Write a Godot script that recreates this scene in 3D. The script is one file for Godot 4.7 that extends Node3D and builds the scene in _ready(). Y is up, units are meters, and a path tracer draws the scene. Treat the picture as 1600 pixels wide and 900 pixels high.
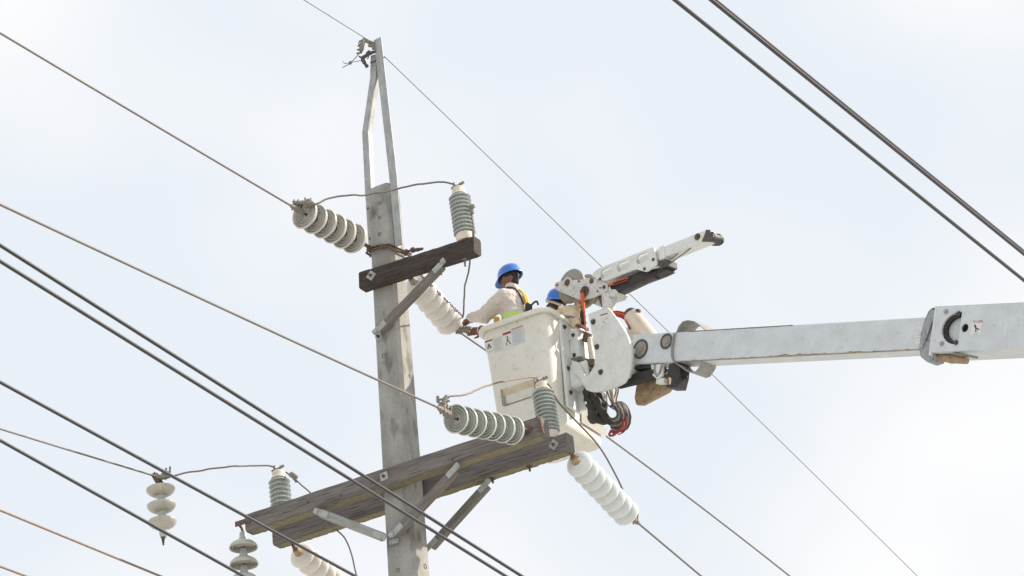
extends Node3D

# ---------------------------------------------------------------- frame of the place
# x runs along the crossarms, y is up, z runs along the power line towards the viewer's side.
const POLE_TOP := 17.313
const BOOM_O := Vector3(2.139, 15.149, -0.999)     # boom tip, on its near side face
const BOOM_U := Vector3(0.908, -0.341, 0.243)      # along the boom, away from the bucket
const BOOM_V := Vector3(0.329, 0.940, 0.088)
const BOOM_S := Vector3(-0.259, 0.0, 0.966)        # out of the near side face
const DOWN := Vector3(0, -1, 0)

var M := {}
var used := {}
var rng := RandomNumberGenerator.new()


# ---------------------------------------------------------------- mesh builder
class MB:
	var v := PackedVector3Array()
	var n := PackedVector3Array()
	var t := PackedVector2Array()

	func tri(a: Vector3, b: Vector3, c: Vector3, na: Vector3, nb: Vector3, nc: Vector3) -> void:
		if (b - a).cross(c - a).dot(na + nb + nc) > 0.0:
			v.append_array([a, c, b]); n.append_array([na, nc, nb])
		else:
			v.append_array([a, b, c]); n.append_array([na, nb, nc])
		t.append_array([Vector2.ZERO, Vector2.ZERO, Vector2.ZERO])

	func flat(a: Vector3, b: Vector3, c: Vector3, away: Vector3) -> void:
		var m := (b - a).cross(c - a)
		if m.length_squared() < 1e-16:
			return
		m = m.normalized()
		if m.dot(away) < 0.0:
			m = -m
		tri(a, b, c, m, m, m)

	func quad(a: Vector3, b: Vector3, c: Vector3, d: Vector3, away: Vector3) -> void:
		flat(a, b, c, away)
		flat(a, c, d, away)

	func quads(a: Vector3, b: Vector3, c: Vector3, d: Vector3, na: Vector3, nb: Vector3, nc: Vector3, nd: Vector3) -> void:
		tri(a, b, c, na, nb, nc)
		tri(a, c, d, na, nc, nd)

	# box with chamfered edges, basis columns are its axes
	func box(at: Vector3, size: Vector3, ch := 0.004, basis := Basis.IDENTITY) -> void:
		var h := size * 0.5
		ch = minf(ch, minf(h.x, minf(h.y, h.z)) * 0.45)
		var cor := func(s: Vector3, a: int) -> Vector3:
			var p := Vector3.ZERO
			for i in 3:
				p[i] = s[i] * (h[i] if i == a else h[i] - ch)
			return at + basis * p
		var sg := [-1.0, 1.0]
		for a in 3:
			var b: int = (a + 1) % 3
			var c: int = (a + 2) % 3
			for s in sg:
				var q := []
				for k in [[-1, -1], [1, -1], [1, 1], [-1, 1]]:
					var w := Vector3.ZERO
					w[a] = s; w[b] = k[0]; w[c] = k[1]
					q.append(cor.call(w, a))
				var out := Vector3.ZERO
				out[a] = s
				quad(q[0], q[1], q[2], q[3], basis * out)
			for s in sg:
				for r in sg:      # the edge along c between faces a and b
					var e := Vector3.ZERO
					e[a] = s; e[b] = r
					var lo := e; lo[c] = -1
					var hi := e; hi[c] = 1
					quad(cor.call(lo, a), cor.call(hi, a), cor.call(hi, b), cor.call(lo, b), basis * e)
		for x in sg:
			for y in sg:
				for z in sg:
					var w := Vector3(x, y, z)
					flat(cor.call(w, 0), cor.call(w, 1), cor.call(w, 2), basis * w)

	# bar from a to b; wide lies along "side" as nearly as can be
	func bar(a: Vector3, b: Vector3, side: Vector3, wide: float, thick: float, ch := 0.003) -> void:
		var x := (b - a).normalized()
		var y := (side - x * side.dot(x)).normalized()
		box((a + b) * 0.5, Vector3((b - a).length(), wide, thick), ch, Basis(x, y, x.cross(y)))

	func tube(p: Array, r, sides := 8, caps := true) -> void:
		var cnt := p.size()
		var tan := []
		for i in cnt:
			tan.append((Vector3(p[mini(i + 1, cnt - 1)]) - Vector3(p[maxi(i - 1, 0)])).normalized())
		var side: Vector3 = (tan[0] as Vector3).cross(Vector3.UP if absf(tan[0].y) < 0.9 else Vector3.RIGHT).normalized()
		var rings := []
		for i in cnt:
			var tt: Vector3 = tan[i]
			side = (side - tt * side.dot(tt)).normalized()
			var up := tt.cross(side)
			var rr: float = r[i] if r is Array else r
			var ring := []
			for k in sides:
				var a := TAU * k / sides
				var d := side * cos(a) + up * sin(a)
				ring.append([Vector3(p[i]) + d * rr, d])
			rings.append(ring)
		for i in cnt - 1:
			for k in sides:
				var k2: int = (k + 1) % sides
				var A = rings[i][k]; var B = rings[i][k2]; var C = rings[i + 1][k2]; var D = rings[i + 1][k]
				quads(A[0], B[0], C[0], D[0], A[1], B[1], C[1], D[1])
		if caps:
			for e in [0, cnt - 1]:
				var out: Vector3 = tan[e] * (-1.0 if e == 0 else 1.0)
				for k in sides:
					flat(p[e], rings[e][k][0], rings[e][(k + 1) % sides][0], out)

	# turned shape; profile points are (radius, height) from one end to the other, x is the spin
	func lathe(prof: Array, seg: int, xf := Transform3D.IDENTITY, squash := Vector2.ONE) -> void:
		var pn := []
		for i in prof.size() - 1:
			var d: Vector2 = prof[i + 1] - prof[i]
			pn.append(Vector2(d.y, -d.x).normalized())
		for i in prof.size() - 1:
			var n0: Vector2 = pn[i]
			var n1: Vector2 = pn[i]
			if i > 0 and pn[i].dot(pn[i - 1]) > 0.45:
				n0 = (pn[i] + pn[i - 1]).normalized()
			if i < pn.size() - 1 and pn[i].dot(pn[i + 1]) > 0.45:
				n1 = (pn[i] + pn[i + 1]).normalized()
			for k in seg:
				var q := []
				for e in [[k, i, n0], [k + 1, i, n0], [k + 1, i + 1, n1], [k, i + 1, n1]]:
					var a := TAU * float(e[0] % seg) / seg
					var c := cos(a) * squash.x
					var s := sin(a) * squash.y
					var pt: Vector2 = prof[e[1]]
					q.append(xf * Vector3(pt.x * c, pt.y, pt.x * s))
					q.append((xf.basis * Vector3(e[2].x * c, e[2].y, e[2].x * s)).normalized())
				quads(q[0], q[2], q[4], q[6], q[1], q[3], q[5], q[7])

	# flat outline in the plane of (ex, ey), from depth z0 to z1 along ez
	func plate(poly: PackedVector2Array, o: Vector3, ex: Vector3, ey: Vector3, ez: Vector3, z0: float, z1: float) -> void:
		var ids := Geometry2D.triangulate_polygon(poly)
		var at := func(q: Vector2, z: float) -> Vector3: return o + ex * q.x + ey * q.y + ez * z
		for i in range(0, ids.size(), 3):
			for e in [[z1, ez], [z0, -ez]]:
				flat(at.call(poly[ids[i]], e[0]), at.call(poly[ids[i + 1]], e[0]), at.call(poly[ids[i + 2]], e[0]), e[1])
		var turn := -1.0 if Geometry2D.is_polygon_clockwise(poly) else 1.0
		for i in poly.size():
			var a := poly[i]
			var b := poly[(i + 1) % poly.size()]
			var d := (b - a)
			var out := (ex * d.y - ey * d.x) * turn
			quad(at.call(a, z0), at.call(b, z0), at.call(b, z1), at.call(a, z1), out)

	func mesh(inv := Transform3D.IDENTITY) -> ArrayMesh:
		var pv := PackedVector3Array(); var pn := PackedVector3Array()
		pv.resize(v.size()); pn.resize(v.size())
		for i in v.size():
			pv[i] = inv * v[i]
			pn[i] = (inv.basis * n[i]).normalized()
		var arr := []
		arr.resize(Mesh.ARRAY_MAX)
		arr[Mesh.ARRAY_VERTEX] = pv
		arr[Mesh.ARRAY_NORMAL] = pn
		arr[Mesh.ARRAY_TEX_UV] = t
		var am := ArrayMesh.new()
		am.add_surface_from_arrays(Mesh.PRIMITIVE_TRIANGLES, arr)
		return am


# ---------------------------------------------------------------- nodes
func numbered(called: String) -> String:
	var k: int = used.get(called, 0)
	used[called] = k + 1
	return called if k == 0 else "%s_%03d" % [called, k]


func tag(o: Node3D, label: String, category: String, group := "") -> void:
	o.set_meta("label", label)
	o.set_meta("category", category)
	if group != "":
		o.set_meta("group", group)


func thing(called: String, label: String, category: String, at: Vector3, group := "", basis := Basis.IDENTITY) -> Node3D:
	var o := Node3D.new()
	o.name = numbered(called)
	add_child(o)
	o.transform = Transform3D(basis, at)
	tag(o, label, category, group)
	return o


# commits a builder whose points are world points as one part
func part(called: String, mb: MB, mat: Material, parent: Node3D) -> MeshInstance3D:
	var o := MeshInstance3D.new()
	o.mesh = mb.mesh(parent.global_transform.affine_inverse())
	o.material_override = mat
	o.name = called
	parent.add_child(o, true)
	return o


# the same for a builder whose points are already the parent's
func local_part(called: String, mesh: Mesh, mat: Material, parent: Node3D, xf := Transform3D.IDENTITY) -> MeshInstance3D:
	var o := MeshInstance3D.new()
	o.mesh = mesh
	o.material_override = mat
	o.name = called
	parent.add_child(o, true)
	o.transform = xf
	return o


func single(called: String, mb: MB, mat: Material, label: String, category: String, base: Vector3, group := "") -> MeshInstance3D:
	var o := MeshInstance3D.new()
	o.name = numbered(called)
	add_child(o)
	o.position = base
	o.mesh = mb.mesh(Transform3D(Basis.IDENTITY, base).affine_inverse())
	o.material_override = mat
	tag(o, label, category, group)
	return o


# ---------------------------------------------------------------- materials
func noise_bytes(sd: int, freq: float, size: int, oct := 4, kind := FastNoiseLite.TYPE_SIMPLEX_SMOOTH) -> PackedByteArray:
	var f := FastNoiseLite.new()
	f.seed = sd
	f.noise_type = kind
	f.frequency = freq
	f.fractal_octaves = oct
	var im := f.get_seamless_image(size, size)
	im.convert(Image.FORMAT_L8)
	return im.get_data()


func textured(a: Color, b: Color, spot: Color, spot_share: float, tile: Vector3, sd: int, rough: float, bump := 0.0, size := 256, world := false, spot_freq := 0.03, coarse := 0.012) -> StandardMaterial3D:
	var big := noise_bytes(sd, coarse, size, 4)
	var fine := noise_bytes(sd + 7, 0.11, size, 3)
	var dots := noise_bytes(sd + 13, spot_freq, size, 5)
	var out := PackedByteArray(); out.resize(size * size * 3)
	var hi := PackedByteArray(); hi.resize(size * size)
	var cut := 255.0 * (1.0 - spot_share)
	for i in size * size:
		var m := clampf(0.62 * big[i] / 255.0 + 0.38 * fine[i] / 255.0, 0, 1)
		var c := a.lerp(b, m)
		if spot_share > 0.0:
			c = c.lerp(spot, clampf((dots[i] - cut) / 70.0, 0.0, 1.0) * 0.8)
		out[i * 3] = int(clampf(c.r, 0, 1) * 255.0)
		out[i * 3 + 1] = int(clampf(c.g, 0, 1) * 255.0)
		out[i * 3 + 2] = int(clampf(c.b, 0, 1) * 255.0)
		hi[i] = int(fine[i] * 0.7 + big[i] * 0.3)
	var mt := StandardMaterial3D.new()
	mt.albedo_texture = ImageTexture.create_from_image(Image.create_from_data(size, size, false, Image.FORMAT_RGB8, out))
	mt.roughness = rough
	mt.uv1_triplanar = true
	mt.uv1_world_triplanar = world
	mt.uv1_scale = Vector3(1.0 / tile.x, 1.0 / tile.y, 1.0 / tile.z)
	if bump > 0.0:
		mt.heightmap_enabled = true
		mt.heightmap_scale = bump
		mt.heightmap_texture = ImageTexture.create_from_image(Image.create_from_data(size, size, false, Image.FORMAT_L8, hi))
	return mt


func plain(c: Color, rough: float, metal := 0.0) -> StandardMaterial3D:
	var mt := StandardMaterial3D.new()
	mt.albedo_color = c
	mt.roughness = rough
	mt.metallic = metal
	return mt


func rgb(r: int, g: int, b: int) -> Color:
	return Color(r / 255.0, g / 255.0, b / 255.0)


# painted steel and glass fibre: off-white with grime and thin scuffs
func scuffed(base: Color, dirt: Color, tile: float, sd: int, scuffs: int, stain: float, long_way := 1.0) -> StandardMaterial3D:
	var size := 512
	var big := noise_bytes(sd, 0.008, size, 5)
	var fine := noise_bytes(sd + 3, 0.09, size, 3)
	var dots := noise_bytes(sd + 5, 0.025, size, 5)
	var im := Image.create(size, size, false, Image.FORMAT_RGB8)
	for y in size:
		for x in size:
			var i := y * size + x
			var k := 0.12 * (big[i] / 255.0) + 0.05 * (fine[i] / 255.0)
			k += stain * clampf((dots[i] - 165.0) / 85.0, 0, 1)
			im.set_pixel(x, y, base.lerp(dirt, clampf(k, 0, 1)))
	rng.seed = sd
	for q in scuffs:
		var p := Vector2(rng.randf() * size, rng.randf() * size)
		var d := Vector2.from_angle(rng.randf() * TAU)
		if rng.randf() < 0.5:
			d = Vector2(rng.randf_range(-0.25, 0.25), 1).normalized()
		var len := rng.randi_range(8, 70)
		var dark := rng.randf_range(0.06, 0.3)
		for s in len:
			p += d
			d = d.rotated(rng.randf_range(-0.05, 0.05))
			var X := posmod(int(p.x), size)
			var Y := posmod(int(p.y), size)
			im.set_pixel(X, Y, im.get_pixel(X, Y).lerp(dirt, dark))
	var mt := StandardMaterial3D.new()
	mt.albedo_texture = ImageTexture.create_from_image(im)
	mt.roughness = 0.5
	mt.uv1_triplanar = true
	mt.uv1_scale = Vector3(1.0 / (tile * long_way), 1.0 / tile, 1.0 / tile)
	return mt


func make_materials() -> void:
	M.concrete = textured(rgb(126, 126, 122), rgb(172, 171, 167), rgb(98, 96, 91), 0.40, Vector3(1.7, 3.6, 1.7), 11, 0.92, 0.0, 512, true, 0.012)
	M.timber_dark = textured(rgb(46, 40, 38), rgb(84, 73, 69), rgb(30, 27, 26), 0.42, Vector3(1.9, 0.16, 0.16), 21, 0.85, 0.0, 256)
	M.timber = textured(rgb(92, 87, 85), rgb(136, 130, 126), rgb(64, 60, 58), 0.42, Vector3(3.4, 0.17, 0.17), 31, 0.85, 0.0, 256)
	M.algae = textured(rgb(108, 103, 80), rgb(136, 130, 104), rgb(96, 91, 80), 0.45, Vector3(0.8, 0.2, 0.2), 35, 0.95, 0.0, 256)
	M.brace = textured(rgb(94, 90, 86), rgb(138, 133, 127), rgb(72, 68, 64), 0.32, Vector3(1.1, 0.1, 0.1), 41, 0.85, 0.0, 256)
	M.brace_pale = textured(rgb(132, 133, 131), rgb(170, 171, 168), rgb(112, 110, 106), 0.32, Vector3(1.1, 0.1, 0.1), 43, 0.8, 0.0, 256)
	M.steel = textured(rgb(138, 142, 142), rgb(186, 190, 188), rgb(120, 116, 110), 0.3, Vector3(0.3, 0.6, 0.3), 51, 0.55, 0.0, 256)
	M.steel.metallic = 0.25
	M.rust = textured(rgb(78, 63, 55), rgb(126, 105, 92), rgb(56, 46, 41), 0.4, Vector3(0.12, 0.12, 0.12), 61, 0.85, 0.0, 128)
	M.hardware = textured(rgb(106, 101, 94), rgb(158, 152, 143), rgb(92, 78, 66), 0.4, Vector3(0.1, 0.1, 0.1), 65, 0.7, 0.0, 128)
	M.porcelain_dusty = textured(rgb(192, 191, 185), rgb(206, 205, 199), rgb(184, 178, 168), 0.34, Vector3(0.35, 0.35, 0.35), 71, 0.3, 0.0, 256)
	M.porcelain_cream = textured(rgb(212, 209, 202), rgb(232, 230, 225), rgb(186, 178, 164), 0.28, Vector3(0.4, 0.4, 0.4), 73, 0.22, 0.0, 256)
	M.porcelain_blue = textured(rgb(202, 210, 211), rgb(226, 232, 232), rgb(188, 190, 186), 0.25, Vector3(0.4, 0.4, 0.4), 75, 0.2, 0.0, 256)
	M.porcelain_grey = textured(rgb(168, 167, 158), rgb(198, 196, 186), rgb(148, 138, 122), 0.34, Vector3(0.35, 0.35, 0.35), 79, 0.3, 0.0, 256)
	M.shed = textured(rgb(160, 168, 166), rgb(186, 194, 191), rgb(158, 154, 146), 0.25, Vector3(0.3, 0.3, 0.3), 81, 0.35, 0.0, 256)
	M.shed_disc = textured(rgb(184, 188, 183), rgb(202, 206, 200), rgb(174, 168, 158), 0.28, Vector3(0.35, 0.35, 0.35), 82, 0.28, 0.0, 256)
	M.step = textured(rgb(196, 188, 158), rgb(222, 216, 194), rgb(168, 158, 124), 0.34, Vector3(0.3, 0.3, 0.3), 84, 0.6, 0.0, 128)  # yellower, darker fibreglass: downward shade and ground bounce put into the colour
	M.cream_metal = textured(rgb(196, 188, 172), rgb(224, 218, 204), rgb(160, 140, 118), 0.3, Vector3(0.2, 0.2, 0.2), 83, 0.55, 0.0, 128)
	M.cap = textured(rgb(128, 118, 106), rgb(172, 162, 148), rgb(104, 84, 68), 0.4, Vector3(0.12, 0.12, 0.12), 85, 0.65, 0.0, 128)
	M.wire = textured(rgb(98, 93, 90), rgb(134, 129, 125), rgb(86, 80, 76), 0.3, Vector3(0.08, 0.08, 0.08), 91, 0.6, 0.0, 128)
	M.wire_brown = textured(rgb(116, 98, 86), rgb(152, 136, 123), rgb(96, 86, 79), 0.3, Vector3(0.1, 0.1, 0.1), 93, 0.6, 0.0, 128)
	M.cable = plain(rgb(46, 48, 54), 0.42)
	M.lead = plain(rgb(104, 98, 95), 0.55)
	M.fibre = scuffed(rgb(226, 226, 219), rgb(158, 148, 124), 1.3, 101, 60, 0.3)
	M.paint = scuffed(rgb(224, 228, 226), rgb(106, 103, 98), 0.9, 111, 150, 0.18)
	M.boom = scuffed(rgb(208, 215, 220), rgb(92, 92, 92), 0.9, 121, 110, 0.12, 1.3)
	M.chipped = scuffed(rgb(216, 219, 219), rgb(82, 62, 50), 0.5, 131, 90, 0.55)
	M.grime = textured(rgb(120, 106, 84), rgb(184, 176, 160), rgb(70, 60, 48), 0.4, Vector3(0.8, 0.1, 0.1), 135, 0.9, 0.0, 256)
	M.drum = textured(rgb(132, 127, 119), rgb(160, 155, 146), rgb(112, 98, 86), 0.3, Vector3(0.3, 0.3, 0.3), 141, 0.6, 0.0, 256)
	M.beige = textured(rgb(196, 182, 166), rgb(222, 210, 196), rgb(168, 152, 134), 0.25, Vector3(0.3, 0.3, 0.3), 145, 0.6, 0.0, 128)
	M.tan = textured(rgb(140, 120, 94), rgb(186, 166, 136), rgb(104, 88, 70), 0.34, Vector3(0.25, 0.25, 0.25), 147, 0.85, 0.0, 128)
	M.black = textured(rgb(34, 33, 34), rgb(62, 60, 60), rgb(84, 78, 72), 0.22, Vector3(0.2, 0.2, 0.2), 149, 0.6, 0.0, 128)
	M.dark_steel = textured(rgb(58, 56, 56), rgb(92, 90, 90), rgb(96, 78, 66), 0.3, Vector3(0.15, 0.15, 0.15), 151, 0.55, 0.0, 128)
	M.rubber = textured(rgb(134, 134, 130), rgb(166, 166, 161), rgb(112, 110, 105), 0.3, Vector3(0.2, 0.2, 0.2), 153, 0.8, 0.0, 128)
	M.rubber_blue = textured(rgb(126, 132, 138), rgb(170, 176, 181), rgb(92, 90, 86), 0.34, Vector3(0.3, 0.3, 0.3), 155, 0.75, 0.0, 128)
	M.orange = plain(rgb(206, 92, 58), 0.65)
	M.hair = plain(rgb(52, 42, 37), 0.85)
	M.red = plain(rgb(146, 58, 48), 0.65)
	M.helmet = plain(rgb(38, 108, 196), 0.3)
	M.helmet.clearcoat_enabled = true
	M.helmet.clearcoat = 0.4
	M.skin = plain(rgb(122, 84, 68), 0.6)
	M.shirt = textured(rgb(198, 189, 183), rgb(226, 219, 213), rgb(178, 166, 154), 0.28, Vector3(0.3, 0.3, 0.3), 161, 0.95, 0.0, 256)
	M.coat = textured(rgb(206, 190, 162), rgb(228, 214, 190), rgb(172, 152, 122), 0.3, Vector3(0.3, 0.3, 0.3), 163, 0.95, 0.0, 256)
	M.trousers = textured(rgb(70, 74, 84), rgb(92, 96, 106), rgb(60, 62, 70), 0.3, Vector3(0.3, 0.3, 0.3), 165, 0.95, 0.0, 128)
	M.hood = textured(rgb(44, 42, 40), rgb(70, 66, 62), rgb(88, 78, 66), 0.2, Vector3(0.15, 0.15, 0.15), 167, 0.9, 0.0, 128)
	M.lime = plain(rgb(186, 224, 104), 0.8)
	M.yellow = plain(rgb(226, 196, 96), 0.75)
	M.amber = plain(rgb(204, 150, 36), 0.75)
	M.glove = textured(rgb(196, 186, 170), rgb(222, 212, 198), rgb(132, 118, 104), 0.35, Vector3(0.1, 0.1, 0.1), 169, 0.9, 0.0, 128)


# ---------------------------------------------------------------- bodies as smooth joined fields
# a bone is [a, b, ra, rb] or [a, b, ra, rb, axis, stretch along that axis]
func nets(mb: MB, bones: Array, k: float, cell: float, rough := 0.0, sd := 1) -> void:
	var lo := Vector3.INF
	var hi := -Vector3.INF
	var pad := cell * 3.0 + k * 0.4
	for b in bones:
		var r := maxf(b[2], b[3]) * (maxf(1.0, b[5]) if b.size() > 4 else 1.0) + pad
		for p in [b[0], b[1]]:
			lo = lo.min(p - Vector3.ONE * r)
			hi = hi.max(p + Vector3.ONE * r)
	var nx := int((hi.x - lo.x) / cell) + 2
	var ny := int((hi.y - lo.y) / cell) + 2
	var nz := int((hi.z - lo.z) / cell) + 2
	var f := PackedFloat32Array()
	f.resize(nx * ny * nz)
	f.fill(1.0)
	var wob := FastNoiseLite.new()
	wob.seed = sd
	wob.frequency = 9.0
	wob.fractal_octaves = 2
	for b in bones:
		var A: Vector3 = b[0]
		var B: Vector3 = b[1]
		var ra: float = b[2]
		var rb: float = b[3]
		var ax := Vector3.ZERO
		var st := 1.0
		if b.size() > 4:
			ax = b[4]; st = b[5]
		var r := maxf(ra, rb) * maxf(1.0, st) + pad
		var l2 := (A.min(B) - Vector3.ONE * r - lo) / cell
		var h2 := (A.max(B) + Vector3.ONE * r - lo) / cell
		var ab := B - A
		var den := maxf(ab.length_squared(), 1e-9)
		for iz in range(maxi(0, int(l2.z)), mini(nz, int(h2.z) + 1)):
			for iy in range(maxi(0, int(l2.y)), mini(ny, int(h2.y) + 1)):
				var row := (iz * ny + iy) * nx
				for ix in range(maxi(0, int(l2.x)), mini(nx, int(h2.x) + 1)):
					var p := lo + Vector3(ix, iy, iz) * cell
					var tt := clampf((p - A).dot(ab) / den, 0.0, 1.0)
					var d := p - A - ab * tt
					if st != 1.0:
						d -= ax * (d.dot(ax) * (1.0 - 1.0 / st))
					var dist := d.length() - lerpf(ra, rb, tt)
					var old := f[row + ix]
					var m := minf(dist, old)
					var hh := maxf(k - absf(dist - old), 0.0) / k
					f[row + ix] = m - hh * hh * k * 0.25
	if rough > 0.0:
		for iz in nz:
			for iy in ny:
				for ix in nx:
					var q := (iz * ny + iy) * nx + ix
					if f[q] < 0.05:
						f[q] += wob.get_noise_3d(lo.x + ix * cell, lo.y + iy * cell, lo.z + iz * cell) * rough
	var vid := PackedInt32Array()
	vid.resize(nx * ny * nz)
	vid.fill(-1)
	var pts := PackedVector3Array()
	var nor := PackedVector3Array()
	var off := [0, 1, nx, nx + 1, nx * ny, nx * ny + 1, nx * ny + nx, nx * ny + nx + 1]
	var cv := [Vector3(0, 0, 0), Vector3(1, 0, 0), Vector3(0, 1, 0), Vector3(1, 1, 0), Vector3(0, 0, 1), Vector3(1, 0, 1), Vector3(0, 1, 1), Vector3(1, 1, 1)]
	var edges := [[0, 1], [2, 3], [4, 5], [6, 7], [0, 2], [1, 3], [4, 6], [5, 7], [0, 4], [1, 5], [2, 6], [3, 7]]
	for iz in nz - 1:
		for iy in ny - 1:
			for ix in nx - 1:
				var q := (iz * ny + iy) * nx + ix
				var neg := 0
				for o in off:
					if f[q + o] < 0.0:
						neg += 1
				if neg == 0 or neg == 8:
					continue
				var sum := Vector3.ZERO
				var cnt := 0
				for e in edges:
					var fa := f[q + off[e[0]]]
					var fb := f[q + off[e[1]]]
					if (fa < 0.0) != (fb < 0.0):
						sum += (cv[e[0]] as Vector3).lerp(cv[e[1]], fa / (fa - fb))
						cnt += 1
				vid[q] = pts.size()
				pts.append(lo + (Vector3(ix, iy, iz) + sum / cnt) * cell)
				nor.append(Vector3(f[q + 1] + f[q + off[3]] + f[q + off[5]] + f[q + off[7]] - f[q] - f[q + off[2]] - f[q + off[4]] - f[q + off[6]],
					f[q + off[2]] + f[q + off[3]] + f[q + off[6]] + f[q + off[7]] - f[q] - f[q + 1] - f[q + off[4]] - f[q + off[5]],
					f[q + off[4]] + f[q + off[5]] + f[q + off[6]] + f[q + off[7]] - f[q] - f[q + 1] - f[q + off[2]] - f[q + off[3]]).normalized())
	for iz in range(1, nz - 1):
		for iy in range(1, ny - 1):
			for ix in range(1, nx - 1):
				var q := (iz * ny + iy) * nx + ix
				var s := f[q] < 0.0
				for e in [[1, nx, nx * ny], [nx, 1, nx * ny], [nx * ny, 1, nx]]:
					if (f[q + e[0]] < 0.0) == s:
						continue
					var a := vid[q]
					var b2 := vid[q - e[1]]
					var c := vid[q - e[1] - e[2]]
					var d2 := vid[q - e[2]]
					if a < 0 or b2 < 0 or c < 0 or d2 < 0:
						continue
					mb.quads(pts[a], pts[b2], pts[c], pts[d2], nor[a], nor[b2], nor[c], nor[d2])


func _ready() -> void:
	# ------------------------------------------------------------ camera, sky, sun, exposure
	var cam := Camera3D.new()
	cam.name = "camera"
	add_child(cam)
	cam.transform = Transform3D(Basis(Vector3(0.84857, -0.07667, -0.52349), Vector3(0.29718, 0.88768, 0.35171), Vector3(0.43773, -0.45402, 0.77605)).orthonormalized(), Vector3(14.9687, 1.6, 24.0731))
	cam.fov = 10.3889
	cam.near = 0.5
	cam.far = 900.0
	cam.current = true

	var we := WorldEnvironment.new()
	we.name = "world_environment"
	var env := Environment.new()
	env.background_mode = Environment.BG_SKY
	env.tonemap_mode = Environment.TONE_MAPPER_LINEAR
	env.tonemap_exposure = 1.2
	env.sdfgi_enabled = true
	env.ssao_enabled = true
	env.ssil_enabled = true
	var sky := Sky.new()
	sky.sky_material = cloudy_sky()
	env.sky = sky
	env.background_energy_multiplier = 0.86
	we.environment = env
	add_child(we)

	var sun := DirectionalLight3D.new()
	sun.name = "sun"
	add_child(sun)
	sun.look_at_from_position(Vector3(1.0, 0.88, -0.85), Vector3.ZERO, Vector3.UP)
	sun.light_energy = 1.6
	sun.light_color = Color(1.0, 0.945, 0.88)
	sun.light_angular_distance = 0.8
	sun.shadow_enabled = true

	make_materials()
	build_ground()
	build_pole()
	build_crossarms()
	build_insulators()
	build_wires()
	build_boom()
	build_jib()
	build_bucket()
	build_people()
	build_small_things()


func cloudy_sky() -> PanoramaSkyMaterial:
	# thin bright overcast: bluish white veil with whiter cloud in it, the same all round
	var w := 1536
	var h := 768
	var f := FastNoiseLite.new()
	f.seed = 721
	f.frequency = 3.2
	f.fractal_octaves = 4
	var im := Image.create(w, h, false, Image.FORMAT_RGB8)
	var veil := rgb(231, 237, 245)
	var white := rgb(252, 252, 252)
	var below := rgb(190, 188, 182)
	for y in h:
		var el := PI * (0.5 - (y + 0.5) / h)
		if el < -0.1:
			for x in w:
				im.set_pixel(x, y, below)
			continue
		for x in w:
			var az := TAU * (x + 0.5) / w
			var d := Vector3(cos(el) * cos(az), sin(el), cos(el) * sin(az))
			var k := smoothstep(-0.5, 0.32, f.get_noise_3dv(d * Vector3(1, 1.3, 1)))
			im.set_pixel(x, y, veil.lerp(white, k))
	var sm := PanoramaSkyMaterial.new()
	sm.panorama = ImageTexture.create_from_image(im)
	return sm


func build_ground() -> void:
	var pm := PlaneMesh.new()
	pm.size = Vector2(900, 900)
	var g := MeshInstance3D.new()
	g.name = "ground"
	g.mesh = pm
	g.material_override = textured(rgb(164, 163, 160), rgb(196, 195, 191), rgb(152, 153, 146), 0.4, Vector3(7, 7, 7), 5, 0.95, 0.0, 256, true)
	g.set_meta("kind", "structure")
	g.set_meta("label", "pale concrete and gravel ground under the power line")
	add_child(g)


func pole_width(y: float) -> float:
	return 0.268 + 0.015 * (POLE_TOP - y)


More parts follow.
